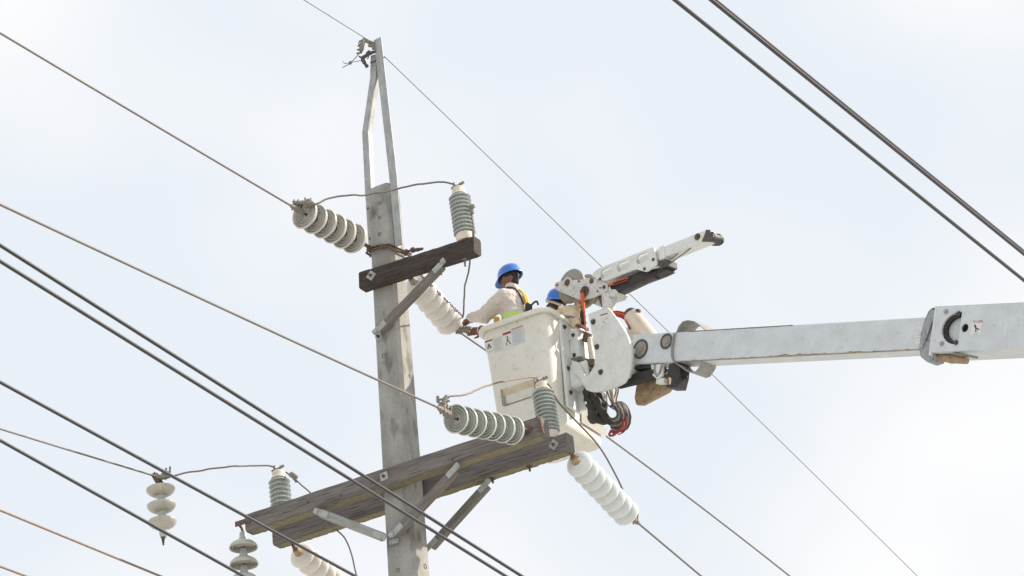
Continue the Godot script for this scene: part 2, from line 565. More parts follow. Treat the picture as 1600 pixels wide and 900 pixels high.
func build_pole() -> void:
	var t := thing("utility_pole", "tall square grey concrete power pole with chamfered corners", "pole", Vector3.ZERO)
	var mb := MB.new()
	var rows := [0.0, 4.0, 8.0, 11.0, 13.0, 15.0, 16.5, POLE_TOP - 0.09, POLE_TOP - 0.03, POLE_TOP]
	var wid := []
	for y in rows:
		wid.append(pole_width(y))
	wid[8] = wid[7] * 0.82
	wid[9] = wid[7] * 0.3
	var ring := func(i: int) -> Array:
		var h: float = wid[i] * 0.5
		var c: float = 0.11 * wid[i]
		var out := []
		for q in [[1, 1], [-1, 1], [-1, -1], [1, -1]]:
			var hz := h if q[1] > 0 else h * 0.70
			var a := Vector3(q[0] * h, rows[i], q[1] * (hz - c))
			var b := Vector3(q[0] * (h - c), rows[i], q[1] * hz)
			out.append_array([a, b] if q[0] * q[1] > 0 else [b, a])
		return out
	for i in rows.size() - 1:
		var A: Array = ring.call(i)
		var B: Array = ring.call(i + 1)
		for k in 8:
			var k2: int = (k + 1) % 8
			var mid: Vector3 = (A[k] + A[k2]) * 0.5
			mb.quad(A[k], A[k2], B[k2], B[k], Vector3(mid.x, 0.05, mid.z))
	var top: Array = ring.call(rows.size() - 1)
	for k in 8:
		mb.flat(Vector3(0, POLE_TOP, 0), top[k], top[(k + 1) % 8], Vector3.UP)
	part("shaft", mb, M.concrete, t)
	# bolt holes in the faces, their dark openings drawn as rust-coloured plugs
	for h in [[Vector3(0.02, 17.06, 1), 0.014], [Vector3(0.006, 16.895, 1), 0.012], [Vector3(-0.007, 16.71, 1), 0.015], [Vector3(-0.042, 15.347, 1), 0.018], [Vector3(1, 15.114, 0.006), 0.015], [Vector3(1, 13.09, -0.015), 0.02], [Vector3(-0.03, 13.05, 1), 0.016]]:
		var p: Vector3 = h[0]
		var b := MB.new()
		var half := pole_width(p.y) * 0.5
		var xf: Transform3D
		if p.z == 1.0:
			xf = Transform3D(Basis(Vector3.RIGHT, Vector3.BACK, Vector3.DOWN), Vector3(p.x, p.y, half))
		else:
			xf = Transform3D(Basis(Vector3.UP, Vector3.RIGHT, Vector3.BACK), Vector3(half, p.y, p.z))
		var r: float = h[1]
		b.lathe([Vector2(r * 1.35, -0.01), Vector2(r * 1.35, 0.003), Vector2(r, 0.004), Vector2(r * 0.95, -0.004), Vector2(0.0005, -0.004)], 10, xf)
		part("bolt_hole_plug", b, M.rust, t)
	# spalled corner patch and cable clips
	var s := thing("earth_wire_bracket", "pair of galvanised angle irons forming a peak above the pole top", "bracket", Vector3(0, 16.5, 0))
	var L := MB.new()
	var zf := 0.145
	var ra := [Vector3(0.198, 16.52, 0.115), Vector3(0.176, 17.32, 0.10), Vector3(0.058, 19.05, 0.03)]
	for i in 2:
		angle_iron(L, ra[i], ra[i + 1], 0.09, -1.0)
	part("angle_iron", L, M.steel, s)
	var L2 := MB.new()
	var rb := [Vector3(-0.165, 16.55, 0.05), Vector3(-0.165, 17.32, 0.05), Vector3(-0.158, 18.0, 0.045), Vector3(-0.03, 18.62, 0.025), Vector3(-0.008, 18.88, 0.02)]
	for i in 4:
		angle_iron(L2, rb[i], rb[i + 1], 0.075, 1.0)
	part("angle_iron", L2, M.steel, s)
	for y in [16.75, 17.1]:
		var b := MB.new()
		b.tube([Vector3(-0.185, y, 0.06), Vector3(0.165, y, 0.06)], 0.009, 6)
		part("through_bolt", b, M.rust, s)
	var jb := MB.new()
	jb.tube([Vector3(-0.05, 18.80, 0.03), Vector3(0.13, 18.80, 0.03)], 0.008, 6)
	part("through_bolt", jb, M.rust, s)

	# earth wire clamp with its twisted tails
	var c := thing("earth_wire_clamp", "tangled bronze and dark clamps with a frayed wire tail at the peak", "clamp", Vector3(0.0, 18.95, 0.05))
	var q := MB.new()
	q.bar(Vector3(-0.085, 19.065, 0.10), Vector3(0.02, 19.0, 0.03), Vector3.UP, 0.035, 0.03)
	q.bar(Vector3(-0.08, 19.05, 0.10), Vector3(-0.10, 18.92, 0.12), Vector3.RIGHT, 0.045, 0.03)
	q.tube([Vector3(0.0, 19.02, 0.05), Vector3(0.012, 18.97, 0.05), Vector3(0.01, 18.93, 0.05)], 0.015, 6)
	q.tube([Vector3(-0.085, 19.06, 0.10), Vector3(-0.115, 19.045, 0.12), Vector3(-0.118, 19.01, 0.125), Vector3(-0.095, 18.995, 0.12)], 0.008, 6)
	q.box(Vector3(-0.02, 18.985, 0.06), Vector3(0.045, 0.035, 0.03), 0.008, Basis(Vector3.BACK, -0.5))
	q.tube([Vector3(0.0, 18.99, 0.06), Vector3(0.025, 18.93, 0.05)], 0.011, 6)
	part("body", q, M.hardware, c)
	for k in 3:
		var st := MB.new()
		var y := 18.99 - 0.042 * k
		st.tube([Vector3(-0.075 - 0.01 * k, y, 0.11), Vector3(-0.135 - 0.01 * k, y + 0.004, 0.12)], 0.009, 6)
		part("stud", st, M.rust, c)
	var cl := MB.new()
	cl.tube([Vector3(0.03, 18.905, 0.04), Vector3(-0.02, 18.895, 0.06), Vector3(-0.06, 18.872, 0.08), Vector3(-0.105, 18.845, 0.10)], [0.014, 0.02, 0.019, 0.022], 7)
	cl.tube([Vector3(-0.105, 18.85, 0.10), Vector3(-0.092, 18.80, 0.09), Vector3(-0.078, 18.765, 0.085), Vector3(-0.062, 18.735, 0.08)], [0.018, 0.022, 0.016, 0.022], 7)
	cl.box(Vector3(-0.04, 18.90, 0.075), Vector3(0.05, 0.03, 0.03), 0.006, Basis(Vector3.BACK, 0.5))
	cl.box(Vector3(-0.088, 18.79, 0.105), Vector3(0.03, 0.05, 0.03), 0.006, Basis(Vector3.BACK, 0.4))
	cl.tube([Vector3(-0.03, 18.87, 0.09), Vector3(-0.025, 18.83, 0.10), Vector3(-0.04, 18.81, 0.10)], 0.007, 6)
	cl.tube([Vector3(-0.12, 18.86, 0.10), Vector3(-0.135, 18.875, 0.11)], 0.009, 6)
	part("lower_clamp", cl, M.dark_steel, c)
	var tl := MB.new()
	tl.tube([Vector3(-0.10, 18.915, 0.12), Vector3(-0.14, 18.83, 0.17), Vector3(-0.19, 18.75, 0.22), Vector3(-0.25, 18.71, 0.26)], 0.005, 5)
	tl.tube([Vector3(-0.11, 18.82, 0.10), Vector3(-0.17, 18.79, 0.17), Vector3(-0.235, 18.765, 0.23), Vector3(-0.25, 18.79, 0.25)], 0.004, 5)
	tl.box(Vector3(-0.185, 18.765, 0.21), Vector3(0.03, 0.035, 0.02), 0.004)
	part("wire_tail", tl, M.wire, c)

	# wire rope slung round the pole under the top
	var w := thing("wire_sling", "rusty wire rope sling wrapped round the pole above the dark crossarm", "rope", Vector3(0, 16.5, 0))
	var sl := MB.new()
	for k in 2:
		var h := 0.163 + 0.008 * k
		var y := 16.56 - 0.035 * k
		sl.tube([Vector3(-h, y + 0.03, -h), Vector3(-h, y + 0.02, h * 0.9), Vector3(-h * 0.8, y + 0.02, h), Vector3(0.0, y + 0.01, h), Vector3(h * 0.7, y - 0.02, h), Vector3(h, y - 0.05, h * 0.7), Vector3(h, y - 0.01, -h), Vector3(-h * 0.6, y + 0.03, -h)], 0.012, 6)
	part("loop", sl, M.rust, w)
	var tl2 := MB.new()
	tl2.tube([Vector3(0.02, 16.555, 0.175), Vector3(0.12, 16.50, 0.18), Vector3(0.20, 16.42, 0.19), Vector3(0.30, 16.375, 0.20), Vector3(0.40, 16.36, 0.20)], 0.012, 6)
	tl2.tube([Vector3(0.40, 16.36, 0.2), Vector3(0.46, 16.345, 0.2), Vector3(0.53, 16.335, 0.2)], [0.014, 0.02, 0.012], 6)
	part("tail", tl2, M.rust, w)
	for p in [Vector3(0.33, 16.365, 0.2), Vector3(0.41, 16.36, 0.2)]:
		var g := MB.new()
		g.box(p, Vector3(0.05, 0.05, 0.045), 0.012)
		part("grip", g, M.rust, w)


func angle_iron(mb: MB, a: Vector3, b: Vector3, wide: float, hand: float) -> void:
	var x := (b - a).normalized()
	var e := x * 0.006
	mb.bar(a - e, b + e, Vector3.RIGHT, wide, 0.008, 0.001)
	var side := Vector3.RIGHT - x * x.x
	var o := side.normalized() * (wide * 0.5 - 0.004) * hand + Vector3(0, 0, -wide * 0.5)
	mb.bar(a - e + o, b + e + o, Vector3.BACK, wide - 0.01, 0.008, 0.001)


func washer(parent: Node3D, at: Vector3, out: Vector3, size: float, turn: float, mat: Material) -> void:
	var z := out.normalized()
	var x := Vector3.UP.cross(z).normalized()
	var y := z.cross(x)
	var bs := Basis(x * cos(turn) + y * sin(turn), y * cos(turn) - x * sin(turn), z)
	var mb := MB.new()
	mb.box(at + z * 0.004, Vector3(size, size, 0.008), 0.002, bs)
	var pl := part("washer_plate", mb, mat, parent)
	var nb := MB.new()
	nb.lathe([Vector2(0.016, 0.008), Vector2(0.016, 0.022), Vector2(0.009, 0.022), Vector2(0.009, 0.04), Vector2(0.0005, 0.041)], 6, Transform3D(Basis(x, z, x.cross(z)), at))
	part("bolt_nut", nb, M.rust if mat == M.steel else M.steel, pl)


func timber_beam(called: String, label: String, ctr: Vector3, size: Vector3, tilt: float, mat: Material, algae: bool) -> Node3D:
	var bs := Basis(Vector3.BACK, tilt)
	var t := thing(called, label, "crossarm", ctr, "timber crossarms", bs)
	var mb := MB.new()
	# slightly wandering edges so that it reads as sawn and weathered wood
	var n := 28
	rng.seed = int(ctr.y * 100 + ctr.z * 1000)
	var ch := 0.017
	var rings := []
	for i in n + 1:
		var x := (float(i) / n - 0.5) * size.x
		var hy := size.y * 0.5 + rng.randf_range(-0.0025, 0.0025)
		var hz := size.z * 0.5 + rng.randf_range(-0.002, 0.002)
		var ring := []
		for q in [[1, 1], [-1, 1], [-1, -1], [1, -1]]:
			var c := ch + rng.randf_range(-0.004, 0.004)
			var a := Vector3(x, q[0] * hy, q[1] * (hz - c))
			var b := Vector3(x, q[0] * (hy - c), q[1] * hz)
			ring.append_array([a, b] if q[0] * q[1] > 0 else [b, a])
		rings.append(ring)
	for i in n:
		for k in 8:
			var k2: int = (k + 1) % 8
			var mid: Vector3 = (rings[i][k] + rings[i][k2]) * 0.5
			mb.quad(rings[i][k], rings[i][k2], rings[i + 1][k2], rings[i + 1][k], Vector3(0, mid.y, mid.z))
	for e in [0, n]:
		var c := Vector3((float(e) / n - 0.5) * size.x, 0, 0)
		for k in 8:
			mb.flat(c, rings[e][k], rings[e][(k + 1) % 8], c)
	local_part("beam", mb.mesh(), mat, t)
	if algae:
		# ragged crust of algae grown along the wet underside
		var al := MB.new()
		rng.seed = 77 + int(ctr.z * 100)
		var poly := PackedVector2Array()
		var f := FastNoiseLite.new()
		f.seed = 77 + int(ctr.z * 100)
		f.frequency = 9.0
		for side in [1.0, -1.0]:
			for k in 90:
				var x: float = lerpf(-0.49, 0.49, k / 89.0) * size.x * side
				poly.append(Vector2(x, side * size.z * (0.37 + 0.14 * f.get_noise_2d(x * 2.0, side * 9.0))))
		al.plate(poly, Vector3(0, -size.y * 0.5, 0), Vector3.RIGHT, Vector3.BACK, Vector3.DOWN, -0.002, 0.0045)
		var am := local_part("algae_crust", al.mesh(), M.algae, t)
		am.set_meta("kind", "stuff")
	return t


func brace(parent: Node3D, a: Vector3, b: Vector3, wide: float, out: Vector3, mat: Material) -> void:
	var x := (b - a).normalized()
	var z := (out - x * out.dot(x)).normalized()
	var y := z.cross(x)
	var o := MeshInstance3D.new()
	o.name = "brace"
	var mb := MB.new()
	mb.box(Vector3.ZERO, Vector3((b - a).length(), wide, wide * 0.8), 0.008)
	o.mesh = mb.mesh()
	o.material_override = mat
	parent.add_child(o, true)
	o.global_transform = Transform3D(Basis(x, y, z), (a + b) * 0.5)
	for e in [[a, x], [b, -x]]:
		var f := MB.new()
		var p: Vector3 = e[0]
		var d: Vector3 = e[1]
		f.bar(p - d * 0.06 + z * wide * 0.44, p + d * 0.10 + z * wide * 0.44, y, wide * 0.75, 0.01, 0.002)
		f.box(p - d * 0.045 + z * (wide * 0.44 + 0.014), Vector3(0.05, 0.05, 0.02), 0.004, Basis(x, y, z))
		part("strap_fitting", f, M.steel, o)


func build_crossarms() -> void:
	# short dark arm near the top
	var a := timber_beam("crossarm", "short dark blackened timber crossarm near the top of the pole", Vector3(0.485, 16.165, 0.216), Vector3(1.36, 0.185, 0.14), -0.042, M.timber_dark, false)
	washer(a, Vector3(-0.045, 16.19, 0.286), Vector3.BACK, 0.085, 0.78, M.steel)
	for x in [0.72, 1.0]:
		var b := MB.new()
		b.tube([Vector3(x, 16.08, 0.21), Vector3(x + 0.005, 15.97, 0.21)], 0.011, 7)
		b.box(Vector3(x, 16.055, 0.21), Vector3(0.045, 0.02, 0.045), 0.004)
		part("hanging_bolt", b, M.hardware, a)
	brace(a, Vector3(0.76, 16.05, 0.235), Vector3(-0.03, 15.61, 0.20), 0.085, Vector3.BACK, M.brace)
	washer(a, Vector3(-0.09, 15.575, pole_width(15.6) * 0.5), Vector3.BACK, 0.075, 0.2, M.steel)

	# two long weathered arms, one on each side of the pole
	var f := timber_beam("crossarm", "long weathered grey crossarm on the near side of the pole", Vector3(0.03, 13.981, 0.2325), Vector3(3.44, 0.19, 0.145), 0.003, M.timber, true)
	for x in [-0.03, 1.6]:
		washer(f, Vector3(x, 13.985, 0.306), Vector3.BACK, 0.085, 0.1 if x < 1 else 0.7, M.steel if x < 1 else M.rust)
	for x in [-0.93, -0.54, 0.75]:
		var b := MB.new()
		b.lathe([Vector2(0.013, -0.01), Vector2(0.013, 0.006), Vector2(0.0005, 0.009)], 7, Transform3D(Basis(Vector3.RIGHT, Vector3.BACK, Vector3.DOWN), Vector3(x, 13.95 + 0.03 * sin(x * 5), 0.305)))
		part("bolt_end", b, M.rust, f)
	brace(f, Vector3(-0.80, 13.83, 0.265), Vector3(-0.13, 13.40, 0.235), 0.085, Vector3.BACK, M.brace_pale)
	brace(f, Vector3(0.76, 13.83, 0.265), Vector3(0.03, 13.40, 0.235), 0.085, Vector3.BACK, M.brace)
	var jn := MB.new()
	jn.box(Vector3(-0.04, 13.345, pole_width(13.3) * 0.5 + 0.02), Vector3(0.10, 0.05, 0.04), 0.006)
	part("joint_plate", jn, M.steel, f)
	# hook plate and rusty fitting at the near arm's end
	var hk := MB.new()
	hk.tube([Vector3(1.66, 14.075, 0.24), Vector3(1.71, 14.08, 0.29), Vector3(1.745, 14.03, 0.32), Vector3(1.76, 13.93, 0.33), Vector3(1.785, 13.87, 0.335)], [0.02, 0.022, 0.022, 0.02, 0.012], 7)
	part("hook", hk, M.rust, f)
	var hk2 := MB.new()
	hk2.box(Vector3(1.60, 14.085, 0.23), Vector3(0.24, 0.012, 0.12), 0.003)
	part("cap_plate", hk2, M.dark_steel, f)
	var hang := MB.new()
	hang.bar(Vector3(-1.62, 13.985, 0.318), Vector3(-1.80, 13.985, 0.318), Vector3.UP, 0.055, 0.012)
	hang.tube([Vector3(-1.79, 14.01, 0.30), Vector3(-1.815, 14.02, 0.25), Vector3(-1.80, 13.985, 0.215), Vector3(-1.79, 13.95, 0.21)], 0.014, 6)
	part("shackle", hang, M.rust, f)

	var r := timber_beam("crossarm", "long weathered grey crossarm behind the pole, bolted parallel to the near one", Vector3(0.03, 13.981, -0.2325), Vector3(3.44, 0.19, 0.145), 0.003, M.timber, true)
	washer(r, Vector3(1.61, 13.985, -0.159), Vector3.BACK, 0.085, 0.78, M.steel)
	brace(r, Vector3(0.79, 13.835, -0.25), Vector3(0.12, 13.37, -0.23), 0.085, Vector3.BACK, M.brace)
	for x in [1.28, 0.86, -0.80, -1.5]:
		var b := MB.new()
		b.tube([Vector3(x, 13.895, -0.23), Vector3(x + 0.004, 13.83, -0.23)], 0.011, 6)
		b.box(Vector3(x, 13.878, -0.23), Vector3(0.045, 0.014, 0.045), 0.003)
		part("hanging_bolt", b, M.rust, r)


# ---------------------------------------------------------------- insulators
func disc_shell(r: float) -> ArrayMesh:
	var mb := MB.new()
	var s := r / 0.135
	var p := []
	for q in [[0.040, 0.004], [0.060, -0.003], [0.085, -0.013], [0.108, -0.028], [0.125, -0.046], [0.1335, -0.062], [0.135, -0.071], [0.131, -0.079], [0.125, -0.078], [0.121, -0.068], [0.118, -0.046], [0.110, -0.042],
			[0.106, -0.066], [0.102, -0.082], [0.097, -0.066], [0.093, -0.040], [0.084, -0.038], [0.080, -0.064], [0.076, -0.080], [0.071, -0.062], [0.067, -0.037], [0.056, -0.036], [0.052, -0.060], [0.047, -0.076], [0.042, -0.058], [0.038, -0.042], [0.016, -0.042]]:
		p.append(Vector2(q[0], q[1]) * s)
	mb.lathe(p, 30)
	return mb.mesh()


func disc_cap(long: float) -> ArrayMesh:
	var mb := MB.new()
	mb.lathe([Vector2(0.0005, long), Vector2(0.030, long), Vector2(0.036, long - 0.012), Vector2(0.038, 0.035), Vector2(0.048, 0.012), Vector2(0.049, -0.002), Vector2(0.03, -0.004)], 16)
	return mb.mesh()


func disc_pin(long: float) -> ArrayMesh:
	var mb := MB.new()
	mb.lathe([Vector2(0.016, -0.04), Vector2(0.011, -0.055), Vector2(0.011, -long), Vector2(0.0005, -long - 0.001)], 8)
	return mb.mesh()


# first and last: centres of the first and last skirt; the cap side looks back at "from"
func insulator_string(label: String, from: Vector3, first: Vector3, last: Vector3, count: int, r: float, shell_mat: Material, cap_mat: Material, link: bool) -> Node3D:
	var d := (last - first) / maxf(1.0, count - 1)
	var pitch := d.length()
	var y := -d.normalized()
	var x := y.cross(Vector3.BACK if absf(y.z) < 0.9 else Vector3.RIGHT).normalized()
	var bs := Basis(x, y, x.cross(y))
	var t := thing("insulator_string", label, "insulator", from, "porcelain insulator strings", bs)
	var sh := disc_shell(r)
	var cp := disc_cap(0.075 if pitch < 0.16 else 0.09)
	var pn := disc_pin(pitch - 0.06)
	var inv := t.global_transform.affine_inverse()
	for i in count:
		var p: Vector3 = inv * (first + d * i + y * 0.06 * r / 0.135)
		rng.seed = i * 31 + int(absf(from.x) * 1000)
		var wob := Basis.from_euler(Vector3(rng.randf_range(-0.03, 0.03), rng.randf() * TAU, rng.randf_range(-0.03, 0.03)))
		var o := local_part("insulator_disc", sh, shell_mat, t, Transform3D(wob, p))
		local_part("cap", cp, cap_mat, o)
		local_part("pin", pn, M.rust, o)
	if link:
		var mb := MB.new()
		var q := first + y * 0.13
		var mid := (from + q) * 0.5
		mb.tube([from, from.lerp(mid, 0.5), mid, mid.lerp(q, 0.5), q], [0.015, 0.024, 0.016, 0.024, 0.016], 7)
		mb.box(from, Vector3(0.05, 0.05, 0.05), 0.012, bs)
		part("shackle", mb, M.rust, t)
	return t


# strain clamp at the end of a string: body, keeper and u-bolts
func strain_clamp(t: Node3D, a: Vector3, b: Vector3, up: Vector3, mat: Material) -> void:
	var x := (b - a).normalized()
	var y := (up - x * up.dot(x)).normalized()
	var z := x.cross(y)
	var mb := MB.new()
	mb.tube([a, a.lerp(b, 0.35), a.lerp(b, 0.8), b], [0.022, 0.034, 0.026, 0.014], 8)
	mb.bar(a.lerp(b, 0.2) + y * 0.03, a.lerp(b, 0.75) + y * 0.035, y, 0.045, 0.03, 0.006)
	var body := part("strain_clamp", mb, mat, t)
	for k in 3:
		var p := a.lerp(b, 0.28 + 0.2 * k)
		var ub := MB.new()
		ub.tube([p + z * 0.026 - y * 0.03, p + z * 0.026 + y * 0.085], 0.007, 6)
		ub.tube([p - z * 0.026 - y * 0.03, p - z * 0.026 + y * 0.085], 0.007, 6)
		ub.bar(p - z * 0.04 + y * 0.06, p + z * 0.04 + y * 0.06, x, 0.022, 0.012, 0.002)
		part("u_bolt", ub, M.hardware, body)


func arrester(label: String, base: Vector3, lean: float, high: float, n: int) -> Node3D:
	var t := thing("surge_arrester", label, "arrester", base, "ribbed surge arresters", Basis(Vector3.BACK, lean))
	var mb := MB.new()
	mb.lathe([Vector2(0.0005, 0.0), Vector2(0.088, 0.0), Vector2(0.09, 0.012), Vector2(0.094, 0.07), Vector2(0.088, 0.085), Vector2(0.0005, 0.086)], 24)
	local_part("base_collar", mb.mesh(), M.cream_metal, t)
	var h0 := 0.086
	var step := (high - h0 - 0.085) / n
	var cr := MB.new()
	cr.lathe([Vector2(0.0005, h0), Vector2(0.074, h0), Vector2(0.074, high - 0.085), Vector2(0.0005, high - 0.084)], 24)
	local_part("core", cr.mesh(), M.shed, t)
	var sd := MB.new()
	sd.lathe([Vector2(0.0735, 0.010), Vector2(0.090, 0.005), Vector2(0.107, 0.002), Vector2(0.1115, 0.007), Vector2(0.109, 0.013), Vector2(0.094, 0.020), Vector2(0.0735, 0.030)], 28)
	var sm := sd.mesh()
	for i in n:
		local_part("shed", sm, M.shed, t, Transform3D(Basis(Vector3.UP, i * 0.7), Vector3(0, h0 + (i + 0.12) * step, 0)))
	var cp := MB.new()
	cp.lathe([Vector2(0.082, high - 0.086), Vector2(0.078, high - 0.07), Vector2(0.066, high - 0.055), Vector2(0.064, high - 0.012), Vector2(0.058, high), Vector2(0.0005, high + 0.002)], 22)
	var cap := local_part("top_cap", cp.mesh(), M.cream_metal, t)
	var tm := MB.new()
	tm.box(Vector3(-0.02, high + 0.02, 0), Vector3(0.10, 0.03, 0.05), 0.006)
	tm.tube([Vector3(-0.03, high + 0.005, 0.02), Vector3(-0.03, high + 0.07, 0.02)], 0.011, 6)
	tm.tube([Vector3(0.015, high + 0.005, -0.02), Vector3(0.02, high + 0.065, -0.02)], 0.011, 6)
	tm.tube([Vector3(0.02, high + 0.03, 0.0), Vector3(0.075, high + 0.045, 0.0)], 0.014, 6)
	local_part("terminal_clamp", tm.mesh(), M.hardware, cap)
	return t


func build_insulators() -> void:
	var s := insulator_string("dusty grey insulator string from the pole above the dark crossarm, ribbed faces showing", Vector3(-0.105, 16.565, 0.19), Vector3(-0.081, 16.533, 0.5), Vector3(-0.172, 16.537, 1.224), 6, 0.157, M.porcelain_dusty, M.cap, true)
	strain_clamp(s, Vector3(-0.172, 16.545, 1.26), Vector3(-0.185, 16.545, 1.46), Vector3(0.35, 1, -0.2), M.hardware)
	var jt := MB.new()
	jt.tube([Vector3(-0.165, 16.585, 1.42), Vector3(-0.11, 16.60, 1.34), Vector3(-0.06, 16.592, 1.29), Vector3(-0.03, 16.585, 1.27)], [0.016, 0.024, 0.028, 0.016], 8)
	jt.tube([Vector3(-0.10, 16.58, 1.33), Vector3(-0.095, 16.655, 1.325)], 0.009, 6)
	jt.tube([Vector3(-0.06, 16.57, 1.29), Vector3(-0.055, 16.65, 1.285)], 0.009, 6)
	jt.box(Vector3(-0.078, 16.625, 1.307), Vector3(0.06, 0.022, 0.03), 0.006)
	part("jumper_socket", jt, M.hardware, s)

	s = insulator_string("cream white insulator string running from the pole to the worker's hands", Vector3(0.075, 16.36, -0.15), Vector3(0.054, 16.33, -0.42), Vector3(-0.03, 16.214, -1.136), 6, 0.146, M.porcelain_cream, M.cap, true)
	strain_clamp(s, Vector3(-0.035, 16.20, -1.18), Vector3(-0.045, 16.185, -1.40), Vector3.UP, M.hardware)

	s = insulator_string("grey green ribbed insulator string in front of the white bucket, above the near crossarm", Vector3(1.59, 13.985, 0.31), Vector3(1.547, 13.923, 0.5), Vector3(1.453, 13.771, 1.358), 7, 0.138, M.shed_disc, M.cap, true)
	strain_clamp(s, Vector3(1.448, 13.77, 1.40), Vector3(1.44, 13.79, 1.66), Vector3(-0.1, 1, 0.1), M.hardware)
	var jt2 := MB.new()
	jt2.tube([Vector3(1.445, 13.80, 1.57), Vector3(1.45, 13.86, 1.55), Vector3(1.458, 13.91, 1.535), Vector3(1.465, 13.945, 1.52)], [0.02, 0.03, 0.026, 0.014], 8)
	jt2.tube([Vector3(1.42, 13.86, 1.58), Vector3(1.50, 13.88, 1.53)], 0.010, 6)
	jt2.tube([Vector3(1.42, 13.90, 1.57), Vector3(1.49, 13.92, 1.52)], 0.010, 6)
	jt2.box(Vector3(1.40, 13.91, 1.57), Vector3(0.03, 0.07, 0.02), 0.006)
	part("jumper_socket", jt2, M.hardware, s)

	s = insulator_string("smooth bluish white insulator string hanging off the crossarm end below the bucket", Vector3(1.72, 13.93, -0.27), Vector3(1.707, 13.854, -0.45), Vector3(1.626, 13.694, -1.454), 8, 0.137, M.porcelain_blue, M.tan, true)
	strain_clamp(s, Vector3(1.622, 13.688, -1.50), Vector3(1.605, 13.68, -1.77), Vector3.UP, M.hardware)

	s = insulator_string("smooth white insulator string leaving the far crossarm, cut by the picture's lower edge", Vector3(-1.56, 13.92, -0.30), Vector3(-1.573, 13.845, -0.50), Vector3(-1.65, 13.69, -1.50), 8, 0.137, M.porcelain_cream, M.tan, true)
	strain_clamp(s, Vector3(-1.654, 13.68, -1.55), Vector3(-1.67, 13.66, -1.80), Vector3.UP, M.hardware)

	insulator_string("insulator string hanging straight down from the near crossarm's shackle", Vector3(-1.79, 13.985, 0.21), Vector3(-1.795, 13.785, 0.20), Vector3(-1.81, 12.89, 0.20), 6, 0.145, M.porcelain_grey, M.shed, false)

	s = insulator_string("upside-down three-disc insulator hanging from a slack wire, left of the crossarms", Vector3(-2.257, 13.73, 0.9), Vector3(-2.258, 13.95, 0.9), Vector3(-2.268, 14.30, 0.9), 3, 0.145, M.porcelain_grey, M.shed, false)
	var pn := MB.new()
	pn.tube([Vector3(-2.257, 13.83, 0.9), Vector3(-2.257, 13.76, 0.9), Vector3(-2.256, 13.71, 0.9)], [0.03, 0.014, 0.008], 8)
	part("end_pin", pn, M.dark_steel, s)
	var lk := MB.new()
	lk.bar(Vector3(-2.262, 14.34, 0.91), Vector3(-2.325, 14.485, 0.945), Vector3.RIGHT, 0.055, 0.014, 0.003)
	lk.bar(Vector3(-2.255, 14.34, 0.88), Vector3(-2.318, 14.485, 0.915), Vector3.RIGHT, 0.055, 0.014, 0.003)
	part("clevis_plate", lk, M.rust, s)
	var cm := MB.new()
	cm.tube([Vector3(-2.31, 14.455, 0.945), Vector3(-2.25, 14.43, 0.92), Vector3(-2.20, 14.425, 0.90), Vector3(-2.15, 14.43, 0.88)], [0.014, 0.03, 0.026, 0.013], 8)
	cm.box(Vector3(-2.205, 14.465, 0.905), Vector3(0.08, 0.022, 0.03), 0.006)
	part("strain_clamp", cm, M.hardware, s)
	for k in 2:
		var ub := MB.new()
		ub.tube([Vector3(-2.21 + 0.05 * k, 14.40, 0.90), Vector3(-2.195 + 0.05 * k, 14.52, 0.90)], 0.010, 6)
		part("u_bolt", ub, M.hardware, s)

	arrester("ribbed grey surge arrester standing on the dark upper crossarm", Vector3(1.035, 16.232, 0.212), 0.065, 0.62, 10)
	arrester("ribbed grey surge arrester standing on the far crossarm in front of the bucket", Vector3(1.535, 14.077, -0.2325), 0.06, 0.625, 11)
	arrester("ribbed grey surge arrester behind the crossarms' end near the hanging insulators", Vector3(-1.60, 14.07, -0.2325), 0.05, 0.625, 9)


# ---------------------------------------------------------------- wires
# from a point, along z to z_end, dropping by slope and curve
func span(called: String, label: String, from: Vector3, z_end: float, slope: float, curve: float, r: float, mat: Material, group := "", drift := 0.0, z_back := 0.0) -> void:
	var mb := MB.new()
	var pts := []
	var n := 60
	var z0 := from.z + z_back
	for i in n + 1:
		var k := pow(float(i) / n, 1.6) if z_back == 0.0 else float(i) / n
		var z := lerpf(z0, z_end, k)
		var dz := z - from.z
		pts.append(Vector3(from.x + drift * dz, from.y + slope * dz + curve * dz * dz, z))
	mb.tube(pts, r, 8)
	single(called, mb, mat, label, "wire", pts[0], group)


func curve_points(ctrl: Array, per := 6) -> Array:
	var c := Curve3D.new()
	for i in ctrl.size():
		var a: Vector3 = ctrl[maxi(i - 1, 0)]
		var b: Vector3 = ctrl[mini(i + 1, ctrl.size() - 1)]
		c.add_point(ctrl[i], -(b - a) / 6.0, (b - a) / 6.0)
	var out := []
	for i in ctrl.size() - 1:
		for k in per:
			out.append(c.sample(i, float(k) / per))
	out.append(ctrl[ctrl.size() - 1])
	return out


func jumper(label: String, ctrl: Array, r: float, mat: Material, wobble := 0.006) -> void:
	var pts := curve_points(ctrl, 8)
	rng.seed = int(absf(ctrl[0].x) * 1000.0) + 3
	var f := FastNoiseLite.new()
	f.seed = rng.randi() % 1000
	f.frequency = 2.2
	for i in range(1, pts.size() - 1):
		var p: Vector3 = pts[i]
		pts[i] = p + Vector3(f.get_noise_3dv(p), f.get_noise_3dv(p + Vector3(9, 0, 0)), f.get_noise_3dv(p + Vector3(0, 9, 0))) * wobble
	var mb := MB.new()
	mb.tube(pts, r, 7)
	single("jumper_wire", mb, mat, label, "wire", pts[0], "jumper wires and leads")


